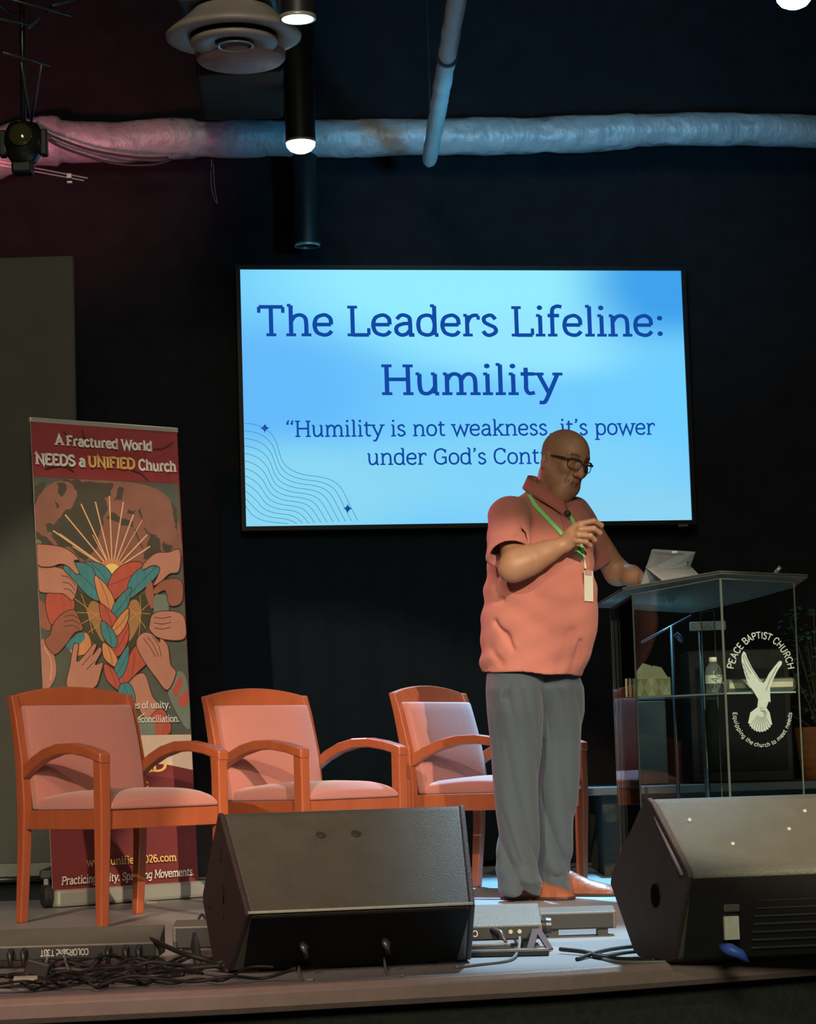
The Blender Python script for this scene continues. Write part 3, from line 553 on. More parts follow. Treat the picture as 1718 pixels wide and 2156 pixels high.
M().bar(BE*.37-Nf*.02+Vector((0, 0, .003)), BE*.37+Nf*.13+Vector((0, 0, .003)), .05, .006).build('foot', MSIL, ban)
M().tube([BE*.36-Nf*.05+Vector((0, 0, .04)), (t0+t1)/2-BN*.02], .007, 8).build('support_pole', MSIL, ban, smooth=True)

# ------------------------------------------------------------------ rolling partition
rp = empty('rolling_panel', at(40, 1860, 10.0), label='tall dark grey rolling panel on casters at the left edge behind the banner', cat='partition'); rp.location.z = 0
yl = 10.0; xr_ = at(168, 1400, yl).x
MGP = mat('grey_panel_fabric', (.055, .056, .046), .9, 0, .15, 6, .3, 200)
def rl(x, y, z): return Vector((x, y, z))-rp.location
tz = at(163, 540, yl).z; bzz = at(60, 1818, yl).z
M().box(rl((xr_-2.4)/2+xr_/2+0, yl, (tz+bzz)/2), (2.4, .05, tz-bzz)).build('panel', MGP, rp, bevel=.006)
M().box(rl(xr_-1.2, yl-.03, bzz-.03), (2.4, .09, .07)).build('bottom_rail', mat('rail_grey', (.085, .09, .075), .6, 0, .3, 20), rp, bevel=.006)
for q_ in ((98, 1912), (-160, 1926)):
    w_ = onz(*q_); c_ = rl(w_.x, w_.y+.01, .047)
    M().lathe(c_, [(.0, -.019), (.040, -.019), (.047, -.010), (.047, .010), (.040, .019), (.0, .019)], 28, axis=(1, .45, 0)).build('caster_wheel', MBLACK, rp, smooth=False, bevel=.002)
    M().bar(c_+Vector((0, 0, .02)), c_+Vector((0, 0, .085)), .022, .03, up=(0, 1, 0)).build('caster_fork', mat('fork_metal', (.16, .16, .15), .4, .5), rp, bevel=.004)
    M().bar(c_+Vector((0, -.02, .085)), rl(w_.x-.02, yl, .135), .05, .035).build('foot_bar', MDARK, rp, bevel=.006)
M().tube([rl(xr_-.5, yl-.1, bzz-.06), rl(xr_-.16, yl-.08, .1)], .012, 8).build('brace', MDARK, rp, smooth=True)

# ------------------------------------------------------------------ armchairs
def make_chair():
    r = empty('armchair')
    hw, fy, by = .25, -.255, .24
    for s in (-1, 1):
        m = M()
        ring = lambda x, y, z, a, b_: [Vector((x-a/2, y-b_/2, z)), Vector((x+a/2, y-b_/2, z)), Vector((x+a/2, y+b_/2, z)), Vector((x-a/2, y+b_/2, z))]
        m.loft([ring(s*hw, by+.035, 0, .034, .034), ring(s*hw, by+.012, .25, .036, .042), ring(s*hw, by+.005, .42, .038, .048), ring(s*hw, by+.018, .58, .036, .046), ring(s*hw, by+.055, .74, .032, .038), ring(s*hw, by+.078, .815, .030, .032)])
        m.build('rear_leg', MW, r, bevel=.005)
        m = M(); m.loft([ring(s*hw, fy+.012, 0, .034, .034), ring(s*hw, fy, .38, .042, .048), ring(s*hw, fy, .575, .042, .046)]); m.build('front_leg', MW, r, bevel=.005)
        # arm: curved board
        P = [(by-.01, .535, .05), (.17, .566, .046), (.09, .595, .042), (0, .612, .039), (-.09, .613, .037), (-.18, .600, .036), (-.25, .583, .036), (-.282, .573, .034)]
        m = M(); m.loft([[Vector((s*(hw+.002)-w_/2, y, z-h/2)), Vector((s*(hw+.002)+w_/2, y, z-h/2)), Vector((s*(hw+.002)+w_/2, y, z+h/2)), Vector((s*(hw+.002)-w_/2, y, z+h/2))] for (y, z, h), w_ in zip(P, (.03, .034, .042, .048, .05, .05, .048, .045))])
        m.build('armrest', MW, r, bevel=.006, seg=3, angle=50)
    # arched top rail
    m = M(); rg = []
    for i in range(13):
        t = i/12*2-1; x = t*(hw+.012); zt_ = .812+.034*(1-t*t); zb_ = .735; yb = .30+.0+.012*(1-t*t)
        rg.append([Vector((x, yb-.016, zb_)), Vector((x, yb+.012, zb_)), Vector((x, yb+.036, zt_)), Vector((x, yb+.010, zt_))])
    m.loft(rg); m.build('top_rail', MW, r, bevel=.004)
    # upholstered back
    m = M(); rg = []
    for i in range(11):
        t = i/10; z = .40+t*.375; w_ = .232+.006*math.sin(math.pi*t); y0 = .205+.018*math.sin(t*1.2)+.062*t**1.6
        bow = -.0
        ring_ = []
        for j in range(9): u = j/8*2-1; ring_.append(Vector((u*w_, y0-.030-.008*(1-u*u)*1+(.0 if abs(u) < 1 else .008), z)))
        for j in range(8, -1, -1): u = j/8*2-1; ring_.append(Vector((u*w_, y0+.018, z)))
        rg.append(ring_)
    m.loft(rg); m.build('back_cushion', MSEAT, r, smooth=True, bevel=.009, seg=3, angle=50)
    # seat
    m = M(); rg = []
    for i in range(13):
        t = i/12; y = -.275+t*.49; h = .455+.014*math.sin(math.pi*min(1, t*1.1))-.022*max(0, 1-t*6)**2; w_ = .229
        ring_ = [Vector((u*w_, y, .398)) for u in (-1, 0, 1)]+[Vector((u*w_, y, h-.020*abs(u)**5)) for u in (1, .9, .7, .35, 0, -.35, -.7, -.9, -1)]
        rg.append(ring_)
    m.loft(rg); m.build('seat_cushion', MSEAT, r, smooth=True, bevel=.012, seg=3, angle=50)
    M().box((0, fy+.004, .365), (2*hw-.03, .024, .068)).build('front_rail', MW, r, bevel=.003)
    for s in (-1, 1): M().box((s*(hw-.004), (fy+by)/2, .365), (.024, by-fy-.03, .066)).build('side_rail', MW, r, bevel=.003)
    M().box((0, by, .365), (2*hw-.03, .024, .066)).build('rear_rail', MW, r, bevel=.003)
    return r
ch = make_chair(); GC = 'wooden armchairs in a row on the stage'
def put(o, loc, rz, lb, sc=1): o.location = loc; o.rotation_euler.z = math.radians(rz); tag(o, lb, 'chair', GC)
def anchor(P, loc, rz):
    R = Matrix.Rotation(math.radians(rz), 3, 'Z'); return Vector((P[0], P[1], 0))-R @ Vector((loc[0], loc[1], 0))
ch2 = copy_tree(ch); ch3 = copy_tree(ch)
put(ch, anchor(onz(46, 1943), (-.25, .275), 41), 41, 'leftmost cherry wood armchair with rose upholstery in front of the red banner')
put(ch2, anchor(at(432, 1458, 9.42), (-.26, .31), 43), 43, 'middle cherry wood armchair with rose upholstery behind the left floor monitor')
put(ch3, anchor((.465, 9.95), (.25, 0), 55), 55, 'rightmost cherry wood armchair with rose upholstery partly hidden by the standing speaker')

# ------------------------------------------------------------------ floor monitors
def monitor(name, prof, L, B, rz, label, kind, fl=.135):
    r = empty(name, (B[0], B[1], 0), math.radians(rz), label=label, cat='speaker', group='black wedge floor monitors')
    n = len(prof)
    ins = .012
    m = M(); m.loft([[Vector((x+g*fl*d, d, z)) for d, z in prof] for x, g in ((ins, -1), (L-ins, 1))])
    m.build('cabinet', MSPK, r, bevel=.012 if kind else .008, seg=3, angle=20)
    cy = sum(p[0] for p in prof)/n; cz = sum(p[1] for p in prof)/n
    for x0, x1, g in ((0, .014, -1), (L-.014, L, 1)):
        m = M(); m.loft([[Vector((x+g*fl*d, cy+(d-cy)*1.006, cz+(z-cz)*1.006+.0012)) for d, z in prof] for x in (x0, x1)]); m.build('side_panel', MSPKS, r, bevel=.004)
    return r
B1 = at(518, 1924, 6.0)
pr1 = [(0, .158), (.010, .170), (.255, .402), (.275, .408), (.472, .190), (.468, .165), (.36, .008), (.20, .008)]
m1 = monitor('floor_monitor', pr1, .584, B1, 10.5, 'black wedge floor monitor with plain sloping face in front of the middle armchair', 0)
# black sheet painting the shade on the lower face, dimples, connectors
dn = Vector((0, .255-.01, .402-.17)).normalized(); nn_ = Vector((0, -dn.z, dn.y))
m = M(); m.prism([Vector((.012, -.001, .152)), Vector((.572, -.001, .152)), Vector((.572, .198, .010)), Vector((.012, .198, .010))], Vector((0, -.001, -.0015))); m.build('lower_face', mat('lower_face_shade', (.006, .006, .007), .7, spec=.2), m1)
for u in (.222, .315):
    c = Vector((u, .01, .17))+dn*.255
    M().lathe(c+nn_*.0008, [(.0135, .001), (.011, -.001), (.008, .0015), (.002, .001)], 24, axis=nn_).build('dimple', mat('dimple_dark', (.03, .03, .026), .6), m1, smooth=True)
M().bar(Vector((.005, -.002, .165)), Vector((.579, -.002, .165)), .010, .007).build('edge_strip', mat('pale_edge', (.42, .42, .34), .45, 0, .3, 60), m1, bevel=.002)  # pale mottled strip along the cabinet's front edge
lo = Vector((0, .20, -.15)).normalized()
for u, ls in ((.15, 1), (.36, 0)):
    M().tube([(u, .06, .075), (u, .035, .07), (u+.005, .045, .045)], [.011, .011, .007], 12).build('plug', mat('plug_metal', (.12, .13, .12), .35, .6), m1, smooth=True)
for u in (.03, .55): M().box((u, .28, .006), (.05, .14, .012)).build('rubber_foot', MBLACK, m1, bevel=.003)
sp1 = Vector((-.0015, 0, 0))
for d, z, s_ in ((.26, .30, .018), (.25, .205, .03), (.245, .15, .016), (.40, .165, .012)):
    M().lathe((-.001-.135*d, d, z), [(s_, 0), (s_*.9, .004), (.001, .005)], 20, axis=(1, 0, 0)).build('side_socket', MGRILL, m1, smooth=True)
B2 = at(1449, 1841, 5.95)
pr2 = [(0, .222), (.008, .236), (.205, .402), (.232, .414), (.262, .400), (.485, .215), (.495, .185), (.36, .02), (.33, .006), (.13, .006), (.115, .012)]
m2 = monitor('floor_monitor', pr2, .72, B2, 8.5, 'black wedge floor monitor with ribbed lower face and blue cable plug, at the right edge', 1, .17)
for i in range(9):
    z0 = .198-i*.0205; d0 = .012+(.222-z0)/.21*.11
    M().box((.43, d0-.009, z0), (.50, .012, .006)).build('rib', MBLACK, m2, bevel=.0015)
M().box((.118, .045, .155), (.042, .02, .050)).build('socket_plate', mat('socket_plate', (.10, .10, .09), .4, .4), m2, bevel=.003)
M().box((.118, .05, .09), (.038, .012, .058)).build('tape_label', mat('paper_label', (.55, .57, .45), .8, 0, .2, 60), m2)
tag(M().tube([Vector(m2.matrix_basis @ Vector(p)) for p in ((.085, .03, .045), (.10, .008, .040), (.125, .002, .028), (.145, .006, .008))], [.010, .016, .013, .005], 12).build('cable_plug', mat('blue_plug', (.06, .14, .62), .45, 0, .2, 40), smooth=True), 'blue cable plug hanging at the right floor monitor', 'plug')
dn2 = Vector((0, .197, .166)).normalized(); n2_ = Vector((0, -dn2.z, dn2.y))
for u, t in ((.05, .2), (.30, .15), (.36, .22), (.14, .10)):
    c = Vector((u, .008, .236))+dn2*t*.95
    M().lathe(c, [(.006, 0), (.005, .003), (.001, .004)], 14, axis=n2_).build('screw', MSIL, m2, smooth=True)
m = M(); m.prism([Vector((-.0040-.17*(.20+.024*math.cos(a*.3927)), .20+.024*math.cos(a*.3927), .168+.030*math.sin(a*.3927))) for a in range(16)], (.004, 0, 0)); m.build('side_socket', mat('socket_black', (.003, .003, .003), .9, spec=.05), m2)
M().tube([(-.007, .03, .225), (-.030, .19, .365)], .006, 8).build('side_strip', mat('strip_grey', (.11, .10, .11), .6), m2, smooth=True)
m = M(); m.prism([Vector((.008, -.0015, .218)), Vector((.712, -.0015, .218)), Vector((.712, .1135, .014)), Vector((.008, .1135, .014))], Vector((0, -.0015, -.0010))); m.build('lower_face', MBLACK, m2)
M().lathe((-.026, .18, .04), [(.011, 0), (.009, .004), (.001, .005)], 16, axis=(1, 0, 0)).build('side_bolt', MSIL, m2, smooth=True)

# ------------------------------------------------------------------ LED bars
MBAR = mat('bar_housing', (.085, .078, .064), .55, 0, .25, 25, .2, 200); MBARF = mat('bar_front', (.012, .012, .011), .5, 0, .2, 30)
def ledbar(x0, x1, Y, zt_, zk, dep, label, yaw=0, text=None, tx=None, mats=None):
    r = empty('led_bar', (x0, Y, 0), yaw, label=label, cat='stage light', group='led bars lying along the stage front')
    L = x1-x0
    m = M(); m.loft([[Vector((x, 0, .022)), Vector((x, 0, zt_)), Vector((x, dep, zk)), Vector((x, dep, .022))] for x in (0, L)]); m.build('housing', MBAR, r, bevel=.004)
    M().box((L/2, -.002, (zt_+.022)/2), (L-.02, .006, zt_-.03)).build('front_plate', MBARF, r, bevel=.001)
    for x in (.04, L-.04): M().box((x, dep/2, .011), (.03, dep*.8, .022)).build('foot', MBLACK, r)
    if text:
        m = M(); m.flat = True; x_, h, wd = tx; z_ = .022+(zt_-.022)*.5+h/2
        text_line(m, text, Vector((x_, -.0065, z_)), Vector((x_-wd, -.0065, z_)), h, Vector((0, 0, -1)), 1.1, 0, 0); m.build('lettering', MTEXT, r)
    return r
xe = at(335, 1995, 6.54).x; xt = at(187, 1998, 6.54).x; xt0 = at(85, 2005, 6.54).x
lb1 = ledbar(xe-1.0, xe, 6.54, .063, .100, .16, 'long led bar on the stage floor at lower left, in front of the leftmost armchair', 0, 'COLORband T3BT', (xt-(xe-1.0), .016, xt-xt0))
for px in (22, 50, 228, 265, 292):
    p = at(px, 2005, 6.52)-Vector((xe-1.0, 6.54, 0))
    M().tube([(p.x, -.008, .05), (p.x, -.03, .045), (p.x+.002, -.035, .01)], [.009, .009, .006], 10).build('plug', mat('plug_dark', (.03, .03, .03), .4, .3), lb1, smooth=True)
ledbar(xe+.01, -.42, 6.80, .085, .098, .10, 'short dark led bar between the lower left led bar and the left floor monitor')
xe2 = at(1142, 1955, 6.76).x; t2 = at(1006, 1958, 6.76).x
lb3 = ledbar(xe2-.62, xe2, 6.76, .064, .112, .19, 'led bar on the stage between the floor monitors, before the brown shoes', 0, 'COLORband T3BT', (t2-(xe2-.62), .016, .19))
M().lathe((.632, .03, .055), [(.0, -.012), (.024, -.012), (.026, 0), (.024, .014), (.0, .014)], 20, axis=(1, 0, 0)).build('knob', MDARK, lb3, smooth=False)
M().bar((.60, -.02, .05), (.575, -.17, .006), .018, .006).bar((.605, -.02, .05), (.63, -.17, .006), .018, .006).build('bracket', mat('bracket_brown', (.045, .022, .022), .85), lb3)
for u in (.50, .53, .555): M().lathe((u, -.006, .045), [(.007, 0), (.005, .003), (.001, .003)], 12, axis=(0, -1, 0)).build('screw', MSIL, lb3)
M().tube([(.48, 0, .05), (.50, -.035, .045), (.515, -.06, .02)], [.010, .009, .004], 10).build('plug', mat('plug_dark2', (.06, .05, .05), .4, .3), lb3, smooth=True)
xe3 = at(1297, 1920, 7.1).x
ledbar(xe2+.01, xe3, 7.10, .072, .084, .10, 'short led bar touching the right floor monitor on the stage')
for py, x0, x1, wd, lb in ((2016, 965, 1156, .03, 'nearer of two dark flat strips on the floor beside the left floor monitor'), (2003, 965, 1075, .026, 'farther of two dark flat strips on the floor beside the left floor monitor')):
    a, b_ = onz(x0, py), onz(x1, py-4); r = empty('floor_strip', a, label=lb, cat='strip'); a_ = Vector((0, 0, .008)); bb = b_-a+Vector((0, 0, .008))
    M().bar(a_, bb, wd, .014).build('strip_body', MBLACK, r, bevel=.002); M().bar(a_+Vector((0, 0, .009)), bb+Vector((0, 0, .009)), wd*.55, .003).build('strip_cap', mat('strip_cap', (.30, .28, .24), .4, .2), r)

# ------------------------------------------------------------------ cables on the stage
def cab(pts, r, label, m=None, z=None):
    P = [onz(x, y)+Vector((0, 0, (h if h else r))) for x, y, h in pts]
    return tag(M().tube(cr(P, 7), r, 8).build('cable', m or MCABLE, smooth=True), label, 'cable', 'cables on the stage floor')
cab([(480, 2052, 0), (440, 2048, .03), (380, 2046, .05), (300, 2026, .07), (240, 2022, .06), (200, 2045, .02), (180, 2062, 0)], .007, 'thick black cable arching over the tangle at lower left')
cab([(92, 2060, 0), (100, 2040, .03), (112, 2030, .05), (130, 2034, .04), (148, 2060, 0)], .004, 'small cable loop in front of the lower left led bar', MCABLEG)
cab([(-10, 2092, 0), (80, 2088, 0), (170, 2072, 0), (260, 2052, .01), (340, 2048, .01), (420, 2052, 0), (500, 2062, 0)], .006, 'long grey cable crossing the tangle at lower left', MCABLEG)
cab([(452, 2018, 0), (430, 1992, .09), (414, 2002, .07), (410, 2020, .04), (418, 2036, .0)], .004, 'cable curling up beside the left end of the left floor monitor')
tag(M().tube([onz(418, 2040)+Vector((0, 0, .01)), onz(412, 2025)+Vector((0, 0, .045)), onz(411, 2020)+Vector((0, 0, .07))], [.011, .013, .006], 12).build('cable_connector', MBLACK, smooth=True), 'black cable connector standing beside the left floor monitor', 'connector')
cab([(1180, 2008, .012), (1230, 2012, .01), (1260, 2020, .008), (1300, 2024, 0), (1380, 2026, 0)], .006, 'dark red-lit cable running under the right floor monitor')
cab([(1215, 2024, 0), (1262, 2012, .01), (1310, 2003, .01), (1350, 1999, .01)], .0055, 'upper cable crossing toward the right floor monitor')
cab([(1240, 2008, 0), (1275, 2016, 0), (1310, 2010, .0), (1345, 2006, 0)], .0045, 'thin cable between the led bar and the right floor monitor')
cab([(1250, 2015, 0), (1300, 2028, 0), (1400, 2028, 0), (1500, 2024, 0), (1545, 2018, .02), (1542, 1990, .08)], .004, 'thin cable running from the blue plug along the stage edge', MCABLEG)
cab([(1092, 1975, .05), (1095, 1995, .03), (1090, 2012, .01), (1070, 2026, 0), (1010, 2034, 0), (960, 2040, 0)], .0045, 'cable dropping from the led bar between the monitors', MCABLEG)
cab([(640, 1990, .07), (630, 2030, .02), (634, 2062, 0), (660, 2066, 0)], .004, 'grey cable hanging from the left plug of the left floor monitor', MCABLEG)
cab([(800, 1985, .08), (808, 2020, .05), (815, 2052, 0), (850, 2058, 0)], .0035, 'grey cable hanging from the right plug of the left floor monitor', MCABLEG)
tg = M(); random.seed(3)
for k in range(26):
    x0 = random.uniform(-60, 330); y0 = random.uniform(2046, 2094)-x0*.03; pts = []
    n_ = random.randint(5, 8); dx = random.uniform(22, 70)
    for j in range(n_): pts.append(onz(x0+j*dx, y0-.045*j*dx+random.uniform(-5, 5))+Vector((0, 0, random.uniform(.006, .035))))
    tg.tube(cr(pts, 5), random.choice((.0045, .006, .0035)), 6)
tag(tg.build('cable_tangle', MCABLE, smooth=True), 'tangle of thin black cables on the stage edge at lower left', 'cables', kind='stuff')
p = onz(55, 2080); tag(M().tube([p+Vector((-.03, .0, .018)), p+Vector((.03, .0, .018))], [.012, .012], 14).build('cable_adapter', mat('adapter_grey', (.30, .31, .26), .5, 0, .2, 30), bevel=.002), 'pale grey barrel adapter on the cables at lower left', 'connector')
tag(M().box(onz(78, 2070)+Vector((0, 0, .03)), (.06, .03, .05), Matrix.Rotation(.3, 3, 'Y')).build('power_adapter', mat('adapter_black', (.03, .028, .028), .5), bevel=.004), 'small black power block among the cables at lower left', 'adapter')

# ------------------------------------------------------------------ lectern
TS = .14; TPN = Vector((0, TS, 1)).normalized(); TP0 = Vector((0, 8.75, 1.188))
def lt(px, py, k=0): return onplane(px, py, TP0+TPN*k, TPN)
MGL = glassmat('lectern_glass', (.90, .94, .91), rough=.03); MGE = mat('glass_edge', (.13, .155, .14), .2, 0, .1, 20); 
MTOPG = glassmat('lectern_top_glass', (.80, .86, .86), rough=.05, base=(.34, .36, .32), op=.26)  # milky diffuse share imitates reflections of lit things under the top
LC = lt(1516, 1209); lec = empty('lectern', (LC.x-.04, 9.08, 0), label='clear glass lectern with V-shaped front, etched dove emblem and church name', cat='lectern')
lo_ = Vector(lec.location)
tp = [lt(1516, 1208), lt(1312, 1243), lt(1254, 1279), lt(1455, 1291), lt(1560, 1268), lt(1672, 1237), lt(1700, 1216)]
def edged(name, pts, ext, m0, me_, parent, ew=.0032):
    """glass slab plus a separate polished edge strip along its outline"""
    pts = [Vector(p)-lo_ for p in pts]; e = Vector(ext); m = M(); m.prism(pts, e, 0); o = m.build(name, m0, parent)
    g = M(); n = len(pts)
    for i in range(n):
        a, b_ = pts[i]+e/2, pts[(i+1) % n]+e/2; g.bar(a, b_, ew, ew*1.2, up=tuple(e.normalized()) if abs((b_-a).normalized().dot(e.normalized())) < .9 else (1, 0, 0))
    g.build(name+'_edge', me_, o); return o
edged('top_panel', tp, TPN*.012, MTOPG, mat('top_edge_dark', (.035, .045, .042), .25), lec, .005)
zf = .02
def vp(px, Y): q = at(px, 1250, Y); return Vector((q.x, q.y, 0))
cC, cB, cD, cA, cE = vp(1518, 8.79), vp(1333, 9.03), vp(1671, 8.90), vp(1286, 9.28), vp(1474, 9.40)
def ztop(v): return 1.188-TS*(v.y-8.75)-.012
def pane(name, a, b_):
    d = (b_-a).normalized(); n = Vector((d.y, -d.x, 0))*.008
    return edged(name, [a+Vector((0, 0, zf)), b_+Vector((0, 0, zf)), b_+Vector((0, 0, ztop(b_))), a+Vector((0, 0, ztop(a)))], n, MGL, MGE, lec, .0036)
pane('front_panel', cB, cC); fp = pane('front_panel', cC, cD); pane('side_panel', cA, cB)
pane('inner_post', cE, cE+Vector((.05, -.015, 0)))
SZ = .742
edged('shelf', [v+Vector((0, 0, SZ)) for v in (cB+Vector((.01, .01, 0)), cC+Vector((0, .015, 0)), cD+Vector((-.01, .01, 0)), vp(1655, 9.25), cA+Vector((.01, 0, 0)))], (0, 0, .008), MGL, mat('shelf_edge', (.40, .45, .40), .2, 0, .1, 20), lec, .005)
M().prism([v-lo_ for v in (cB+Vector((-.04, -.02, 0)), cC+Vector((0, -.05, 0)), cD+Vector((.05, -.02, 0)), cD+Vector((.05, .4, 0)), cA+Vector((-.04, .05, 0)))], (0, 0, .02)).build('base_plate', mat('lectern_base', (.02, .02, .02), .25), lec, bevel=.004)
# etched emblem
fd = (cD-cC).normalized(); fn = Vector((fd.y, -fd.x, 0)); 
if fn.y > 0: fn = -fn
def lf(px, py, k=1.5): return onplane(px, py, cC+fn*(.008+.0005*k), fn)-lo_
sc_ = 5.39; lz = lambda X, Y, k=1.5: lf(1500+X/sc_, 1300+Y/sc_, k)
MET = mat('etched_white', (.40, .52, .47), .8, 0, .12, 60); em = M(); em.flat = True
def wing(pts, k=1.5): em.poly([lz(x, y, k) for x, y in pts], 0)
def poly_tri(pts):
    from mathutils.geometry import tessellate_polygon
    V = [Vector((x, y, 0)) for x, y in pts]; b0_ = [lz(x, y) for x, y in pts]; em.add(b0_, [tuple(t) for t in tessellate_polygon([V])], 0)
poly_tri([(352, 385), (375, 400), (400, 470), (450, 570), (510, 660), (560, 735), (575, 745), (600, 720), (640, 640), (700, 560), (760, 490), (790, 500), (788, 530), (740, 600), (700, 680), (655, 790), (655, 880), (660, 965), (640, 950), (615, 1020), (555, 1050), (510, 1010), (520, 930), (480, 860), (440, 800), (400, 740), (365, 640), (345, 560), (330, 500), (330, 430)])
fan = []
for i in range(11):
    a = math.radians(205+i*(130/10)); 
    fan += [(545+152*math.cos(a-.04), 1135-170*math.sin(a-.04)), (545+138*math.cos(a+.05), 1135-156*math.sin(a+.05))]
poly_tri([(520, 1010), (430, 1080)]+[(x, y) for x, y in fan]+[(650, 1080), (610, 1020)])
for q in ([(345, 430), (380, 540), (440, 640)], [(360, 420), (430, 560), (545, 730)], [(345, 520), (385, 600)], [(352, 580), (400, 650)], [(372, 640), (420, 700)], [(700, 620), (640, 740), (610, 830)], [(735, 560), (680, 660)], [(540, 1060), (600, 1060)]):
    P = [Vector((x, y, 0)) for x, y in q]; ribbon(em, [Vector((p.x, p.y)) for p in cr(P, 4)], 6, lambda p: lz(p.x, p.y, 2.2), 1)
for i in range(9):
    a = math.radians(215+i*13.5); ribbon(em, [Vector((555+50*math.cos(a), 1080-50*math.sin(a))), Vector((545+140*math.cos(a), 1135-158*math.sin(a)))], 5, lambda p: lz(p.x, p.y, 2.2), 1)
poly_tri([(565, 1050), (600, 1060), (628, 1100), (600, 1118), (575, 1095)])
def arctext(t, cx, cy, rx, ry, a0, a1, cap, w, inside=False, mi=0):
    Wd = twidth(t, .3)
    def place(x, y):
        u = x/Wd; a = math.radians(a0+(a1-a0)*u); px = cx+rx*math.cos(a); py = cy-ry*math.sin(a)
        nx, ny = math.cos(a)/rx, -math.sin(a)/ry; l = math.hypot(nx, ny); nx, ny = nx/l, ny/l
        h = y*cap/7*(-1 if inside else 1); return lz(px+nx*h, py+ny*h)
    text2(em, t, place, w, 0, mi, .3)
arctext('PEACE BAPTIST CHURCH', 548, 700, 320, 460, 166, 13, 74, 1.15)
arctext('Equipping the church to meet needs', 567, 1055, 335, 415, 183, 357, 44, 1.1, True)
em.build('etched_emblem', [MET, mat('etched_gap', (.05, .06, .055), .6)], fp).location = (0, 0, 0)

# things on and in the lectern
def lobj(o): return o
tb = empty('tissue_box', at(1366, 1470, 9.17), label='pale tissue box with triangle pattern on the lectern shelf', cat='tissue box'); tb.location.z = SZ+.009; tb.rotation_euler.z = -.12
MTB = mat('tissue_carton', (.52, .50, .27), .6, 0, .12, 40); MTB2 = mat('tissue_carton_pale', (.66, .64, .42), .6); MTB3 = mat('tissue_carton_deep', (.36, .34, .14), .6)
M().box((0, 0, .036), (.172, .11, .072)).build('carton', MTB, tb, bevel=.003)
m = M(); m.flat = True
for i in range(6):
    x = -.0825+i*.0275; a = (x, -.0555, .004); b_ = (x+.0275, -.0555, .004); c = (x+.0137, -.0555, .035); d = (x, -.0555, .068); e_ = (x+.0275, -.0555, .068)
    m.poly([a, b_, c], 0 if i % 2 else 1); m.poly([d, c, e_], 1 if i % 3 else 0)
m.build('triangle_print', [MTB2, MTB3], tb)
m = M(); 
for (x, y, h, w_) in ((-.012, 0, .055, .055), (.028, .008, .045, .05)):
    m.add([(x-w_, y-.01, .07), (x-w_*.1, y-.02, .075+h), (x+w_*.5, y-.012, .078+h*.75), (x+w_, y+.01, .07), (x, y+.03, .072), (x-.01, y+.02, .08+h*.8)], [(0, 1, 4), (1, 5, 4), (1, 2, 5), (2, 3, 5), (3, 4, 5), (0, 1, 2, 3)])
m.build('tissue', mat('tissue_paper', (.60, .58, .42), .9), tb, smooth=False)
bt = empty('water_bottle', at(1505, 1478, 9.05), label='clear plastic water bottle with white cap on the lectern shelf', cat='bottle'); bt.location.z = SZ+.009
M().lathe((0, 0, 0), [(.001, 0), (.028, 0), (.032, .006), (.032, .03), (.030, .034), (.032, .04), (.032, .085), (.028, .1), (.014, .118), (.0125, .128)], 28).build('bottle_body', glassmat('bottle_plastic', (.86, .92, .95), rough=.06, base=(.5, .55, .55), op=.16), bt, smooth=True)
M().lathe((0, 0, 0), [(.0325, .040), (.0325, .072)], 28).build('bottle_label', mat('bottle_label', (.52, .58, .50), .6, 0, .1, 30), bt, smooth=True)
M().lathe((0, 0, .122), [(.001, .018), (.0145, .018), (.0155, 0), (.013, 0)], 20).build('cap', MWHITE, bt, smooth=True)
trr = at(1600, 1470, 8.98); tag(M().box((trr.x, trr.y, SZ+.009+.026), (.27, .10, .052)).build('metal_case', mat('brushed_case', (.42, .42, .34), .28, .8, .35, 6), bevel=.016), 'shiny metal case lying on the lectern shelf behind the etched dove', 'case')
# tablet
tbl = empty('tablet', lt(1412, 1228, .014), label='tablet in an open grey folio case standing on the lectern', cat='tablet'); tl = Vector(tbl.location)
TA, TB_, TC, TD = at(1372, 1157, 9.00), at(1464, 1163, 8.94), at(1452, 1206, 9.06), at(1350, 1234, 9.14)
TC = lt(1446, 1228, .014)+Vector((0, .10, 0)); TD = lt(1349, 1236, .014)+Vector((0, .06, 0))
nt = (TB_-TA).cross(TD-TA).normalized(); nt = nt if nt.y > 0 else -nt
M().prism([TA-tl, TB_-tl, TC-tl, TD-tl], nt*.012).build('tablet_body', mat('tablet_silver', (.32, .38, .41), .35, .3), tbl, bevel=.004)
a, b_ = TA.lerp(TD, .46)-nt*.004, TB_.lerp(TC, .40)-nt*.004
M().prism([TA.lerp(TB_, .04).lerp(TD, .05)-tl-nt*.001, TA.lerp(TB_, .74).lerp(TC, .04)-tl-nt*.001, TB_.lerp(TC, .47)-tl-nt*.001, a-tl-nt*0], -nt*.004).build('case_back', mat('folio_grey', (.26, .27, .28), .45, .3, .1, 40), tbl, bevel=.001)
F1, F2 = lt(1475, 1213, .014), lt(1398, 1226, .014)
fl = (F1-a).cross(F2-a).normalized()*.005
M().prism([a-tl, b_-tl, F1-tl, F2-tl], fl).build('case_stand', mat('folio_stand', (.34, .36, .37), .4, .4, .1, 40), tbl, bevel=.0015)
c = (a+b_+F1+F2)/4-tl; du = (b_-a).normalized(); dv = (F2-a).normalized(); sgn = -1 if fl.y > 0 else 1
qn = fl.normalized()*(.001) 
for s_ in (-1, 1): M().add([c+du*(.025*math.cos(t_*.524))+(dv*.5+du*.5)*(.011*math.sin(t_*.524))+(qn if s_ < 0 else fl+qn)*(1) *1 - (qn*2 if s_ < 0 else qn*0) for t_ in range(12)], [tuple(range(12))]).build('finger_slot', MBLACK, tbl)
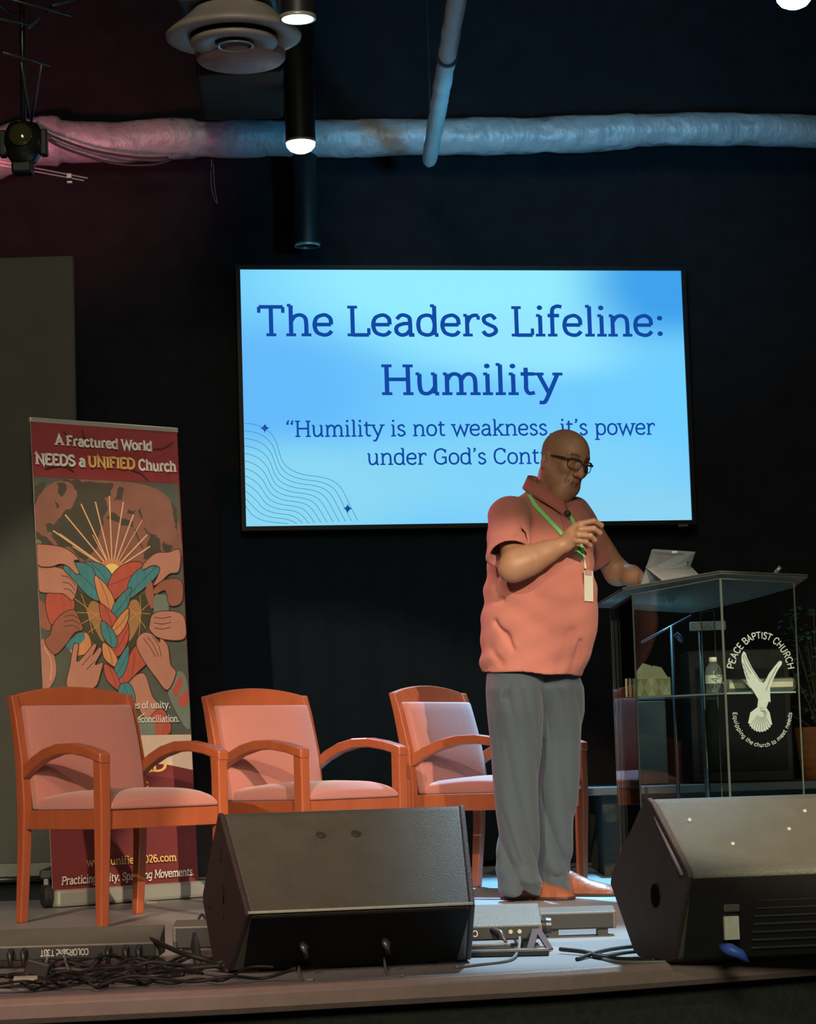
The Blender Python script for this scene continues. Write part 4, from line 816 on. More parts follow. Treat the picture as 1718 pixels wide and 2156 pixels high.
c = TA.lerp(TB_, .52)-tl-nt*.001; M().box(c+Vector((0, -.002, -.004)), (.022, .006, .010)).build('camera_badge', MWHITE, tbl, bevel=.002)
M().box(TB_.lerp(TC, .3).lerp(TA, .10)-tl-nt*.003, (.007, .004, .018)).build('camera_lens', MBLACK, tbl, bevel=.001)
# gooseneck mic
gm = empty('gooseneck_microphone', lt(1648, 1232, .013), label='small gooseneck microphone at the right side of the lectern top', cat='microphone'); gl_ = Vector(gm.location)
q = [at(1645, 1232, 9.0), at(1632, 1212, 8.98), at(1640, 1198, 8.97)]; q[0] = gl_.copy()
M().tube([p-gl_ for p in cr(q, 5)], .003, 8).build('neck', MDARK, gm, smooth=True)
M().tube([at(1629, 1211, 8.98)-gl_, at(1643, 1194, 8.96)-gl_], [.006, .0085], 12).build('mic_head', mat('mic_head', (.25, .33, .38), .3, .5), gm, smooth=True)

# ------------------------------------------------------------------ behind the lectern
rs = empty('equipment_table', at(1480, 1668, 10.6), label='low black-skirted table with grey edge behind the lectern', cat='table'); rs.location.z = 0
xa, xb = at(1232, 1665, 10.6).x, 2.6; zt2 = .395
M().box(((xa+xb)/2-rs.location.x, .45, zt2-.018), (xb-xa, .95, .036)).build('tabletop', mat('table_grey_edge', (.06, .065, .06), .6, 0, .2, 10), rs, bevel=.004)
M().box(((xa+xb)/2-rs.location.x+.03, .50, (zt2-.036)/2), (xb-xa-.1, .8, zt2-.04)).build('skirt', MCARPET, rs)
pc_ = at(1378, 1575, 10.45)
tag(M().box((pc_.x, 10.85, zt2+.19), (.175, .22, .375)).build('storage_bin', mat('bin_grey_green', (.085, .105, .095), .7, 0, .12, 12), bevel=.006), 'grey green box standing on the low table behind the tissue box', 'box')
am = empty('amplifier_cabinet', at(1560, 1600, 10.9), label='tall dark brown cabinet behind the right half of the lectern', cat='cabinet'); am.location.z = zt2
M().box((0, .1, .30), (.46, .36, .60)).build('cabinet_body', mat('cabinet_dark', (.022, .017, .013), .6, 0, .3, 14, .3, 80), am, bevel=.008)
M().box((0, -.085, .28), (.40, .012, .46)).build('front_cloth', mat('cabinet_cloth', (.024, .02, .016), .9, 0, .4, 60), am, bevel=.003)
kb = empty('keyboard_stand', at(1490, 1318, 10.3), label='dark stand carrying a pale label strip seen through the lectern glass', cat='stand'); kl = Vector(kb.location)
M().box((0, 0, 0), (.155, .03, .038)).build('label_strip', mat('pale_strip', (.17, .18, .17), .7, 0, .9, 90), kb, bevel=.003)
M().tube([(-.03, .02, -.02), (-.03, .02, -kl.z+.01)], .011, 10).build('pole', MDARK, kb, smooth=True)
M().lathe((-.03, .02, -kl.z), [(.001, .02), (.10, .012), (.11, 0), (.001, 0)], 24).build('stand_base', MDARK, kb, smooth=True)
ms = empty('microphone_stand', at(1400, 1500, 10.1), label='microphone stand with slanting boom seen through the lectern left panel', cat='microphone stand'); ms.location.z = 0; ml = Vector(ms.location)
a, b_ = at(1350, 1353, 10.1), at(1456, 1296, 10.1)
M().tube([a-ml, b_-ml], .0055, 8).build('boom_arm', mat('boom_metal', (.10, .12, .14), .35, .7), ms, smooth=True)
mid = a.lerp(b_, .6); M().tube([mid-ml, Vector((mid.x-ml.x, mid.y-ml.y, .02))], .008, 8).build('pole', MDARK, ms, smooth=True)
M().lathe(Vector((mid.x-ml.x, mid.y-ml.y, 0)), [(.001, .022), (.11, .014), (.12, 0), (.001, 0)], 24).build('stand_base', MDARK, ms, smooth=True)
M().tube([at(1422, 1335, 10.1)-ml, at(1438, 1350, 10.1)-ml], [.014, .012], 10).build('clip', mat('clip_blue', (.05, .07, .12), .4, .3), ms, smooth=True)
# floor bits
random.seed(5)
cab([(1228, 1800, 0), (1250, 1798, .02), (1275, 1803, .015), (1300, 1800, 0)], .006, 'pale cable coil on the floor behind the lectern foot', mat('pale_cable', (.30, .30, .28), .5))
# plant
pl = empty('potted_plant', at(1728, 1600, 10.95), label='leafy green plant in an orange brown wicker pot at the right edge', cat='plant'); pl.location.z = zt2; pq = Vector(pl.location)
prf = []
for i in range(13): z = i*.02; prf.append((.085+.03*i/12+(.004 if i % 2 else 0), z))
M().lathe((0, 0, 0), [(.001, 0)]+prf+[(.10, .24), (.001, .22)], 36).build('wicker_pot', mat('wicker', (.30, .115, .03), .7, 0, .5, 40, .8, 120, stretch=(1, 1, 6)), pl, smooth=False)
lv = M(); st_ = M(); random.seed(11)
for k in range(170):
    z = random.uniform(.28, .80); rr2 = .15*math.sqrt(random.random())*(1.15-abs(z-.5)*.9); a = random.uniform(0, 6.283); c = Vector((rr2*math.cos(a), rr2*math.sin(a), z))
    d = Vector((math.cos(a), math.sin(a), random.uniform(-.5, .6))).normalized(); s_ = d.cross(Vector((0, 0, 1))).normalized(); l = random.uniform(.03, .055); w_ = l*.38; up = s_.cross(d)
    lv.add([c, c+d*l*.35+s_*w_+up*.004, c+d*l+up*-.006, c+d*l*.35-s_*w_+up*.004, c+d*l*.5+up*.008], [(0, 1, 4), (1, 2, 4), (2, 3, 4), (3, 0, 4)])
    if k % 6 == 0: st_.tube([Vector((0, 0, .2)), Vector((c.x*.4, c.y*.4, (z+.2)/2)), c], .003, 5)
lv.build('foliage', mat('leaf_green', (.035, .075, .025), .5, 0, .5, 20), pl); st_.build('stems', mat('stem_brown', (.06, .045, .02), .7), pl, smooth=True)

# ------------------------------------------------------------------ implicit-surface modelling
def A3(v): return np.array([float(v[0]), float(v[1]), float(v[2])])
def smin(a, b, k):
    h = np.clip(.5+.5*(b-a)/k, 0, 1); return b*(1-h)+a*h-k*h*(1-h)
def smax(a, b, k): return -smin(-a, -b, k)
def s_sph(p, c, r): return np.linalg.norm(p-A3(c), axis=-1)-r
def s_ell(p, c, r, R=None):
    q = p-A3(c)
    if R is not None: q = q @ R          # columns of R are the ellipsoid axes
    r = np.array(r, float); k0 = np.linalg.norm(q/r, axis=-1); k1 = np.linalg.norm(q/(r*r), axis=-1)+1e-9
    return k0*(k0-1)/k1
def s_cap(p, a, b, ra, rb=None, fl=None):
    rb = ra if rb is None else rb; a = A3(a); b = A3(b); ba = b-a; pa = p-a
    h = np.clip((pa @ ba)/(ba @ ba), 0, 1); d = pa-h[..., None]*ba
    if fl is not None:                    # flattened along unit vector fl[0] by factor fl[1]
        n = A3(fl[0]); c = d @ n; d = d+(c*(fl[1]-1))[..., None]*n
    return np.linalg.norm(d, axis=-1)-(ra+(rb-ra)*h)
def s_chain(p, pts, rs, k=.012):
    f = None
    for i in range(len(pts)-1):
        g = s_cap(p, pts[i], pts[i+1], rs[i], rs[i+1]); f = g if f is None else smin(f, g, k)
    return f
def sdf_mesh(fn, lo, hi, h, B=8):
    lo = np.array(lo, float); hi = np.array(hi, float); nb = np.ceil((hi-lo)/(h*B)).astype(int)
    bi = np.stack(np.meshgrid(*[np.arange(n) for n in nb], indexing='ij'), -1).reshape(-1, 3)
    f = fn(lo+(bi+.5)*B*h); bi = bi[np.abs(f) < B*h*1.35+.012]
    o = np.arange(B+1); loc = np.stack(np.meshgrid(o, o, o, indexing='ij'), -1)
    V = []; ID = []; SG = []
    dims = nb*B+2; stride = np.array([dims[1]*dims[2], dims[2], 1], dtype=np.int64)
    for s in range(0, len(bi), 400):
        g = bi[s:s+400][:, None, None, None, :]*B+loc; F = fn(lo+g*h)
        acc = np.zeros(F[:, :-1, :-1, :-1].shape+(3,)); cnt = np.zeros(F[:, :-1, :-1, :-1].shape)
        c = lambda i, j, k: F[:, i:B+i, j:B+j, k:B+k]
        for ax in range(3):
            for u in (0, 1):
                for v in (0, 1):
                    a = [0, 0, 0]; oth = [q for q in range(3) if q != ax]; a[oth[0]] = u; a[oth[1]] = v; b = list(a); b[ax] = 1
                    fa, fb = c(*a), c(*b); x = (fa < 0) != (fb < 0); t = np.where(x, fa/np.where(np.abs(fa-fb) < 1e-12, 1, fa-fb), 0)
                    for q in range(3): acc[..., q] += np.where(x, a[q]+(t if q == ax else 0), 0)
                    cnt += x
        act = cnt > 0; gi = g[:, :-1, :-1, :-1][act]; V.append(lo+(gi+acc[act]/cnt[act][:, None])*h); ID.append(gi @ stride)
        sg = np.stack([c(0, 0, 0)[act] < 0, c(1, 0, 0)[act] < 0, c(0, 1, 0)[act] < 0, c(0, 0, 1)[act] < 0], -1); SG.append(sg)
    V = np.concatenate(V); ID = np.concatenate(ID); SG = np.concatenate(SG); od = np.argsort(ID); V = V[od]; ID = ID[od]; SG = SG[od]
    faces = []
    def find(q):
        i = np.searchsorted(ID, q); i = np.clip(i, 0, len(ID)-1); return np.where(ID[i] == q, i, -1)
    for ax in range(3):
        x = SG[:, 0] != SG[:, ax+1]; idx = np.nonzero(x)[0]; u, v = [(1, 2), (2, 0), (0, 1)][ax]
        A = find(ID[idx]-stride[u]-stride[v]); Bq = find(ID[idx]-stride[v]); Cq = idx; Dq = find(ID[idx]-stride[u])
        q = np.stack([A, Bq, Cq, Dq], -1); fl = ~SG[idx, 0]; q[fl] = q[fl][:, ::-1]; faces.append(q[(q >= 0).all(1)])
    return V, np.concatenate(faces)
def sdf_obj(name, fn, lo, hi, h, mats, parent=None, smooth_it=2, matfn=None):
    V, Fq = sdf_mesh(fn, lo, hi, h)
    org = A3(parent.location) if parent else np.zeros(3)
    me = bpy.data.meshes.new(name); me.from_pydata((V-org).tolist(), [], Fq.tolist())
    for m in (mats if isinstance(mats, (list, tuple)) else [mats]): me.materials.append(m)
    if matfn is not None: me.polygons.foreach_set('material_index', matfn(V[Fq].mean(1)).astype(int).tolist())
    me.polygons.foreach_set('use_smooth', [True]*len(me.polygons)); me.update()
    o = bpy.data.objects.new(name, me); COL.objects.link(o); o.parent = parent
    if smooth_it: q = o.modifiers.new('smooth', 'SMOOTH'); q.iterations = smooth_it; q.factor = .5
    return o

# ------------------------------------------------------------------ person at the lectern
YM = 9.06
def P(px, py, dy=0.): return A3(at(px, py, YM+dy))
FD = np.array([.77, -.638, 0]); LD = np.array([.638, .77, 0])     # facing direction, the person's left
per = empty('person', (P(1120, 1500)[0], YM, 0), label='person in a terracotta polo shirt, grey trousers and brown shoes, reading at the clear lectern', cat='person')
MSKIN = mat('skin_brown', (.345, .18, .105), .48, 0, .10, 30, .12, 320, .45)
MSKIN.node_tree.nodes['Principled BSDF'].inputs['Subsurface Weight'].default_value = .12
MSKIN.node_tree.nodes['Principled BSDF'].inputs['Subsurface Radius'].default_value = (.02, .008, .004)
MLIPS = mat('lips', (.25, .105, .07), .4, 0, .1, 60); MBROW = mat('brow_stubble', (.13, .065, .04), .8, 0, .2, 200)
MSHIRT = mat('terracotta_pique', (.42, .155, .125), .92, 0, .07, 220, .3, 600, .12, sheen=.1)
MTROU = mat('charcoal_trouser', (.052, .068, .086), .82, 0, .10, 260, .2, 900, .2, sheen=.15)
MSHOE = mat('tan_leather', (.25, .078, .036), .4, 0, .35, 30, .2, 60, coat=.15); MSOLE = mat('shoe_sole', (.05, .02, .012), .6)
# head frame
HC = P(1189, 973, -.03)
yaw = math.radians(36); pit = math.radians(16)
hf = np.array([math.sin(yaw)*math.cos(pit), -math.cos(yaw)*math.cos(pit), -math.sin(pit)])
hl = np.array([math.cos(yaw), math.sin(yaw), 0.]); rl_ = math.radians(4)
hu = np.cross(hf, -hl)*-1; hu = np.cross(hl, hf)*-1 if np.cross(hl, hf)[2] < 0 else np.cross(hl, hf)
# (l, f, u): l to the person's left, f forward, u up
_c, _s = math.cos(math.radians(10)), math.sin(math.radians(10)); hl, hu = hl*_c-hu*_s, hu*_c+hl*_s
HR = np.stack([hl, hf, hu], 1)
def toh(p): return (p-HC) @ HR
def fromh(l, f, u): return HC+HR @ np.array([l, f, u])
def f_head(p):
    q = toh(p); m = q.copy(); m[..., 0] = np.abs(m[..., 0])
    E = lambda c, r: s_ell(q, c, r); S = lambda c, r: s_sph(m, c, r); EM = lambda c, r: s_ell(m, c, r); C = lambda a, b, ra, rb=None: s_cap(m, a, b, ra, rb)
    f = E((0, -.018, .038), (.077, .102, .087))
    f = smin(f, E((0, .022, .030), (.066, .070, .074)), .03)
    f = smin(f, E((0, .028, -.030), (.060, .060, .082)), .03)
    f = smin(f, E((0, .060, -.094), (.036, .030, .032)), .035)
    f = smin(f, C((.052, -.005, -.045), (.026, .052, -.094), .025, .023), .03)          # jaw line
    f = smin(f, EM((.040, .066, -.018), (.022, .020, .022)), .022)                       # cheeks
    f = smin(f, C((.010, .086, .030), (.046, .070, .034), .0075, .007), .014)          # brow ridge
    f = smax(f, -EM((.033, .104, .010), (.020, .020, .015)), .014)                       # sockets
    f = smin(f, s_sph(m, (.032, .073, .010), .0155), .004)                              # lidded eyes
    f = smin(f, C((.020, .086, .0075), (.045, .081, .006), .0028, .0022), .003)
    f = smin(f, s_cap(q, (0, .086, .018), (0, .111, -.032), .0088, .0150), .010)         # nose
    f = smin(f, EM((.0180, .098, -.037), (.0115, .013, .0095)), .006)
    f = smax(f, -s_cap(m, (.008, .108, -.050), (.011, .098, -.045), .0035), .003)        # nostrils
    f = smin(f, E((0, .070, -.070), (.040, .024, .028)), .020)                           # muzzle
    f = smin(f, s_cap(m, (0, .0935, -.0665), (.025, .081, -.0680), .0058, .0035), .005)    # upper lip
    f = smin(f, s_cap(m, (0, .0925, -.0795), (.023, .081, -.0740), .0066, .004), .005)     # lower lip
    f = smax(f, -s_cap(m, (0, .0995, -.0732), (.027, .085, -.0705), .0030), .002)
    f = smax(f, -s_cap(m, (.028, .093, -.038), (.037, .080, -.070), .0034), .014)        # smile fold
    # ears
    e = s_ell(m, (.081, -.018, -.012), (.0115, .021, .035)); e = smax(e, -s_ell(m, (.0925, -.012, -.006), (.010, .011, .021)), .003); e = smin(e, s_cap(m, (.085, -.012, -.032), (.087, -.016, -.038), .007, .006), .004)
    f = smin(f, e, .006)
    return f
NB, NT = P(1150, 1062, .03), P(1166, 1000, -.01)
def f_neck(p): 
    f = s_cap(p, NB-np.array([0, 0, .06]), NT, .068, .060, None)
    return smin(f, s_cap(p, NB, P(1180, 1040, -.06), .05, .042), .03)
ELB, WRI = P(1086, 1190, -.30), P(1190, 1146, -.27); SHO = P(1076, 1092, -.13)
ELB2, WRI2 = P(1300, 1206, .20), P(1352, 1222, .10); SHO2 = P(1222, 1092, .14)
def f_arm(p):
    f = s_cap(p, SHO, ELB, .056, .052); f = smin(f, s_cap(p, ELB, P(1120, 1178, -.29), .0535, .050), .03)
    f = smin(f, s_cap(p, P(1110, 1182, -.295), P(1150, 1163, -.28), .051, .038), .03)
    f = smin(f, s_cap(p, P(1150, 1163, -.28), WRI, .038, .0285), .03)
    return smin(f, s_sph(p, P(1074, 1200, -.30), .040), .03)
def f_arm2(p):
    f = s_cap(p, SHO2, ELB2, .055, .046); return smin(f, smin(s_cap(p, ELB2, P(1330, 1212, .14), .045, .038), s_cap(p, P(1330, 1212, .14), WRI2, .038, .028), .02), .03)
# right hand: loose pinch, back of the hand to the viewer
def finger(p, pts, r): return s_chain(p, pts, r, .004)
HK = [P(1222, 1103, -.300), P(1221, 1115, -.312), P(1217, 1127, -.310), P(1212, 1138, -.300)]
def f_hand(p):
    f = s_cap(p, WRI, P(1205, 1128, -.285), .027, .026); pn = np.array([.25, 1, 0.1]); pn = pn/np.linalg.norm(pn)
    pal = s_cap(p, P(1200, 1134, -.285), P(1216, 1118, -.292), .033, .034, (pn, 1.9)); f = smin(f, pal, .016)
    for k in HK: f = smin(f, s_cap(p, P(1200, 1132, -.285), k, .014, .0120), .007)
    T = [[HK[0], P(1250, 1097, -.300), P(1266, 1106, -.285), P(1262, 1115, -.262)],
         [HK[1], P(1250, 1113, -.318), P(1263, 1122, -.300), P(1254, 1128, -.275)],
         [HK[2], P(1243, 1128, -.318), P(1252, 1137, -.300), P(1243, 1141, -.272)],
         [HK[3], P(1234, 1141, -.308), P(1243, 1149, -.292), P(1236, 1151, -.268)]]
    rr = [(.0118, .0112, .0100, .0088), (.0118, .0112, .0100, .0088), (.0112, .0106, .0096, .0084), (.0102, .0094, .0086, .0078)]
    for t, r in zip(T, rr): f = smin(f, finger(p, t, r), .0035)
    th = s_chain(p, [P(1200, 1124, -.262), P(1222, 1106, -.250), P(1244, 1100, -.250), P(1262, 1104, -.262)], (.016, .0135, .0115, .0095), .006)
    return smin(f, th, .006)
# left hand resting on the lectern behind the tablet
LH = A3(lt(1388, 1236, .030)); LH = LH+np.array([0, .10, .0])
def f_hand2(p):
    w = WRI2; c = (w*.35+LH*.65); f = s_cap(p, w, c, .026, .025); f = smin(f, s_cap(p, c, LH, .032, .032, ((0, 0, 1), 2.1)), .012)
    d = LH-w; d = d/np.linalg.norm(d); s = np.cross(d, (0, 0, 1)); s = s/np.linalg.norm(s)
    for i, (o_, l) in enumerate(((-.030, .075), (-.010, .085), (.011, .080), (.030, .064))):
        a = LH+s*o_*.85; b = a+d*l*.55+s*o_*.15+np.array([0, 0, .004]); e = a+d*l+s*o_*.3+np.array([0, 0, -.010]); f = smin(f, s_chain(p, [a, b, e], (.0115, .0105, .0085), .004), .004)
    th = s_chain(p, [c-s*.015, c-s*.045+d*.02, c-s*.055+d*.055], (.015, .012, .010), .005)
    return smin(f, th, .006)
# clothing profiles: (pixel row, left, right, depth offset, depth scale)
def stack(rows, cyc=0.):
    zs = []; cx = []; cy = []; hw = []; sc = []
    for py, l, r, dy, s in rows:
        a, b = P(l, py, dy), P(r, py, dy); zs.append((a[2]+b[2])/2); cx.append((a[0]+b[0])/2); cy.append(YM+dy); hw.append((b[0]-a[0])/2); sc.append(s)
    o = np.argsort(zs); g = lambda v: np.array(v)[o]; return g(zs), g(cx), g(cy), g(hw), g(sc)
def f_stack(p, S, ax=None, k=.8):
    zs, cx, cy, hw, sc = S; z = p[..., 2]; i = lambda v: np.interp(z, zs, v)
    x = p[..., 0]-i(cx); y = p[..., 1]-i(cy); w = i(hw); d = w*i(sc)
    # ellipse with slightly sheared axes: the long axis runs shoulder to shoulder
    sh = .0 if ax is None else ax
    e = np.sqrt((x/w)**2+(y/d)**2-2*sh*(x/w)*(y/d)+1e-9)/np.sqrt(1)
    f = (e*np.sqrt(1)-1)*np.minimum(w, d)
    return smax(smax(f, z-zs[-1], .03), zs[0]-z, .006)
SH = stack([(1428, 1012, 1226, 0, .86), (1400, 1010, 1229, 0, .87), (1360, 1011, 1233, -.01, .88), (1310, 1014, 1239, -.02, .90), (1260, 1017, 1244, -.025, .90), (1200, 1024, 1248, -.02, .86),
            (1150, 1032, 1252, -.01, .80), (1110, 1040, 1250, 0, .74), (1080, 1054, 1238, .01, .68), (1060, 1074, 1222, .015, .66), (1040, 1100, 1196, .02, .75), (1024, 1118, 1180, .02, .9)])
hemz = lambda p: P(1118, 1421)[2]
def waves(p, a=1.):
    x, y, z = p[..., 0], p[..., 1], p[..., 2]
    left = np.clip((P(1060, 1300)[0]-x)*14, 0, 1)*np.clip((1.22-z)*5, 0, 1)
    return left*.003*np.sin(47*z+9*y+2*np.sin(21*z))+a*(.0035*np.sin(38*x+9*z+3*np.sin(9*z))*np.clip((1.05-z)*3, 0, 1)+.003*np.sin(55*z+16*x+2*np.sin(14*x))*np.clip(1-np.abs(z-1.12)*4, 0, 1)+.0018*np.sin(70*z-30*x))
HEMA, HEMB = P(1009, 1417), P(1228, 1426)
def f_shirt(p):
    f = f_stack(p, SH, .0)
    f = smin(f, s_cap(p, P(1088, 1082, -.07), P(1205, 1078, .09), .062, .060), .05)     # shoulders
    s1 = s_cap(p, P(1072, 1088, -.12), P(1070, 1200, -.33), .080, .084)
    n1 = P(1076, 1168, -.27)-P(1072, 1100, -.14); n1 = n1/np.linalg.norm(n1)
    n1 = np.array([.12, -.62, -.78]); n1 /= np.linalg.norm(n1)
    s1 = smax(s1, (p-P(1077, 1163, -.285)) @ n1, .004)
    s2 = s_cap(p, P(1216, 1092, .12), P(1268, 1182, .19), .066, .060); n2 = A3(ELB2)-A3(SHO2); n2 /= np.linalg.norm(n2)
    s2 = smax(s2, (p-P(1271, 1186, .19)) @ n2, .004)
    f = smin(f, s1, .028); f = smin(f, s2, .035)
    f = smin(f, s_ell(p, P(1200, 1290, -.10), (.10, .10, .20)), .08)                       # belly
    # armpit crease and folds
    f = smax(f, -s_chain(p, [P(1095, 1085, -.250), P(1110, 1118, -.262), P(1108, 1150, -.272)], (.002, .006, .005), .004), .022)
    f = smax(f, -s_chain(p, [P(1046, 1188, -.13), P(1040, 1230, -.12), P(1046, 1262, -.14)], (.010, .014, .006), .004), .02)
    for q_, r_ in (([P(1150, 1205, -.19), P(1190, 1190, -.2), P(1232, 1196, -.19)], (.001, .005, .001)), ([P(1060, 1262, -.15), P(1100, 1250, -.17), P(1150, 1262, -.18)], (.002, .006, .001)),
                 ([P(1205, 1330, -.2), P(1192, 1370, -.19), P(1176, 1420, -.16)], (.001, .007, .006)), ([P(1220, 1350, -.17), P(1214, 1390, -.15), P(1206, 1424, -.13)], (.001, .006, .005)), ([P(1046, 1310, -.13), P(1066, 1334, -.15), P(1080, 1366, -.16)], (.002, .003, .001)),
                 ([P(1034, 1370, -.12), P(1046, 1384, -.13), P(1054, 1396, -.14)], (.003, .002, .001)), ([P(1200, 1110, -.14), P(1222, 1150, -.14), P(1238, 1200, -.13)], (.002, .005, .002))):
        f = smax(f, -s_chain(p, q_, r_, .004), .032)
    f = f+waves(p)
    # hem: slightly sloping cut
    hz = np.interp(p[..., 0], [HEMA[0], HEMB[0]], [HEMA[2], HEMB[2]])+.003*np.sin(30*p[..., 0]+20*p[..., 1])
    f = smax(f, hz-p[..., 2], .006)
    inner = f_stack(p, SHI, .0); f = smax(f, -smax(inner, p[..., 2]-(HEMA[2]+.02), .004), .004)
    # sleeve openings
    f = smax(f, -s_cap(p, P(1072, 1140, -.225), P(1072, 1230, -.385), .070, .072), .004)
    f = smax(f, -s_cap(p, P(1258, 1165, .18), ELB2+(ELB2-SHO2)*.3, .052, .052), .004)
    # neck opening
    f = smax(f, -s_cap(p, P(1158, 1048, -.01), P(1190, 985, -.04), .062, .085), .006)
    f = smax(f, -s_cap(p, P(1172, 1072, -.14), P(1185, 1088, -.20), .028, .012), .01)
    return f
SHI = SH[0], SH[1], SH[2], SH[3]-.012, SH[4]
LEG1 = stack([(1380, 1030, 1140, -.02, .9), (1425, 1024, 1146, -.03, 1.0), (1450, 1022, 1146, -.04, 1.15), (1500, 1027, 1142, -.05, 1.15), (1560, 1034, 1139, -.05, 1.0), (1620, 1038, 1136, -.05, .95), (1700, 1043, 1132, -.05, .9),
              (1760, 1047, 1131, -.05, .9), (1820, 1050, 1135, -.05, .95), (1856, 1047, 1138, -.055, 1.15), (1880, 1050, 1132, -.06, 1.2)])
LEG2 = stack([(1380, 1110, 1212, .02, .9), (1425, 1110, 1221, .03, 1.0), (1450, 1110, 1227, .04, 1.15), (1500, 1120, 1229, .06, 1.1), (1560, 1126, 1223, .07, 1.0), (1620, 1128, 1219, .07, .9), (1700, 1126, 1213, .08, .9),
              (1760, 1125, 1205, .08, .9), (1820, 1127, 1199, .08, .95), (1855, 1128, 1200, .075, 1.05), (1880, 1134, 1203, .07, 1.15)])
hemw = HEMB[2]
def sharp(t): return 1-2*np.abs(np.sin(t/2))**.8
def f_trou(p):
    x, y, z = p[..., 0], p[..., 1], p[..., 2]
    a = f_stack(p, LEG1); b = f_stack(p, LEG2); k = .012
    fold = np.clip(hemw-z, 0, .05)*20*(.012*sharp(62*(x+.30*z)+1.6*np.sin(6*z))*np.clip((.75-z)*1.8, 0, 1)+.008*np.sin(75*z+28*x)*np.clip((.20-z)*6, 0, 1)*np.clip((z-.02)*20, 0, 1)+.0055*sharp(95*x+6*z+2*np.sin(8*z))*np.clip((z-.45)*3, 0, 1))
    f = smin(a, b, .02)+fold*np.clip((YM+.0-y)*14+np.where(x > P(1138, 1600)[0], 1.6, 0), .12, 1)
    for q, r in (([P(1062, 1650, -.13), P(1085, 1720, -.14), P(1110, 1790, -.13), P(1128, 1830, -.12)], (.002, .009, .009, .003)), ([P(1054, 1700, -.11), P(1072, 1765, -.13), P(1092, 1812, -.13)], (.002, .010, .004)),
                 ([P(1066, 1855, -.14), P(1095, 1838, -.15), P(1124, 1834, -.14)], (.003, .007, .004)), ([P(1150, 1842, .0), P(1175, 1850, .01), P(1196, 1838, .02)], (.003, .007, .004)),
                 ([P(1142, 1560, .0), P(1140, 1640, .0), P(1132, 1740, .0)], (.004, .009, .005)), ([P(1144, 1425, -.12), P(1145, 1490, -.12), P(1140, 1520, -.10)], (.003, .005, .004)),
                 ([P(1078, 1425, -.16), P(1062, 1470, -.15)], (.003, .004))):
        f = smax(f, -s_chain(p, q, r, .004), .014)
    return f
def foot(hx, hy, ang):
    h = A3(onz(hx, hy)); d = np.array([math.cos(ang), math.sin(ang), 0]); s = np.array([-d[1], d[0], 0]); return h, d, s
F1_ = foot(1070, 1894, -.62); F2_ = foot(1160, 1887, -.50)
def f_shoe(p, F, sole=False):
    h, d, s = F; q = p-h; a = q @ d; b = q @ s; z = q[..., 2]; L_ = .285
    w = np.interp(a, [-.03, 0, .06, .12, .19, .24, .27, .29], [.010, .033, .036, .040, .049, .047, .038, .020])
    top = np.interp(a, [-.03, .0, .05, .09, .13, .18, .24, .28], [.06, .095, .105, .095, .075, .058, .045, .028])
    cb = .010*np.sin(np.clip(a/L_, 0, 1)*3.14)
    f = np.maximum(np.abs(b-cb)-w, np.maximum(-z, 0))
    e = np.sqrt(((b-cb)/(w+1e-4))**2+(np.clip(z-.012, 0, 1)/(top-.012))**2)
    f = (e-1)*np.minimum(w, top)*.8; f = smax(f, -z, .003); f = smax(f, -(a+.032), .01); f = smax(f, a-L_, .01)
    g = np.maximum(np.abs(b-cb)-w-.004, z-.014); g = smax(g, -z, .002); g = smax(g, -(a+.030), .01); g = smax(g, a-L_-.002, .01)
    if sole: return g
    return smin(f, g, .002)
def f_body(p):
    f = smin(f_head(p), f_neck(p), .025)
    tor = smax(f_stack(p, TOR), HEMA[2]+.12-p[..., 2], .01); f = smin(f, tor, .03)
    f = smin(f, smin(f_arm(p), f_hand(p), .012), .03); f = smin(f, smin(f_arm2(p), f_hand2(p), .012), .03)
    f = smin(f, s_chain(p, [P(1080, 1420, -.05), P(1086, 1640, -.05), P(1092, 1850, -.05)], (.064, .050, .035)), .03)
    return smin(f, s_chain(p, [P(1172, 1420, .06), P(1174, 1640, .07), P(1166, 1850, .08)], (.064, .050, .035)), .03)
TOR = SH[0], SH[1], SH[2], np.maximum(SH[3]-.03, .01), SH[4]
def body_m(c):
    q = toh(c); r = np.zeros(len(c)); al = np.abs(q[:, 0])
    lip = (al < .024-.35*np.abs(q[:, 2]+.0735)) & (q[:, 1] > .078) & (q[:, 2] < -.0615) & (q[:, 2] > -.0865); r[lip] = 1
    br = (al > .012) & (al < .050) & (q[:, 1] > .060) & (np.abs(q[:, 2]-(.036-.10*np.abs(al-.03))) < .0045); r[br] = 2
    return r
bmn, bmx = P(990, 1900), P(1420, 890)
sdf_obj('body', f_body, (bmn[0], YM-.46, .03), (bmx[0], YM+.42, 1.90), .0035, [MSKIN, MLIPS, MBROW], per, 1, body_m)
sdf_obj('polo_shirt', f_shirt, (bmn[0]-.03, YM-.46, HEMB[2]-.04), (P(1320, 1200)[0], YM+.38, P(1150, 990)[2]), .005, MSHIRT, per, 2)
sdf_obj('trousers', f_trou, (bmn[0]-.03, YM-.28, .005), (P(1250, 1200)[0], YM+.3, HEMA[2]+.06), .005, MTROU, per, 1)
for F in (F1_, F2_):
    h, d, s = F; cc = h+d*.13; shs = sdf_obj('shoe', lambda p, F=F: f_shoe(p, F), cc-.19*np.array([1, 1, 0])-np.array([0, 0, .004]), cc+.19*np.array([1, 1, 0])+np.array([0, 0, .13]), .004, [MSHOE, MSOLE], per, 1, lambda c: (c[:, 2] < .013).astype(int))
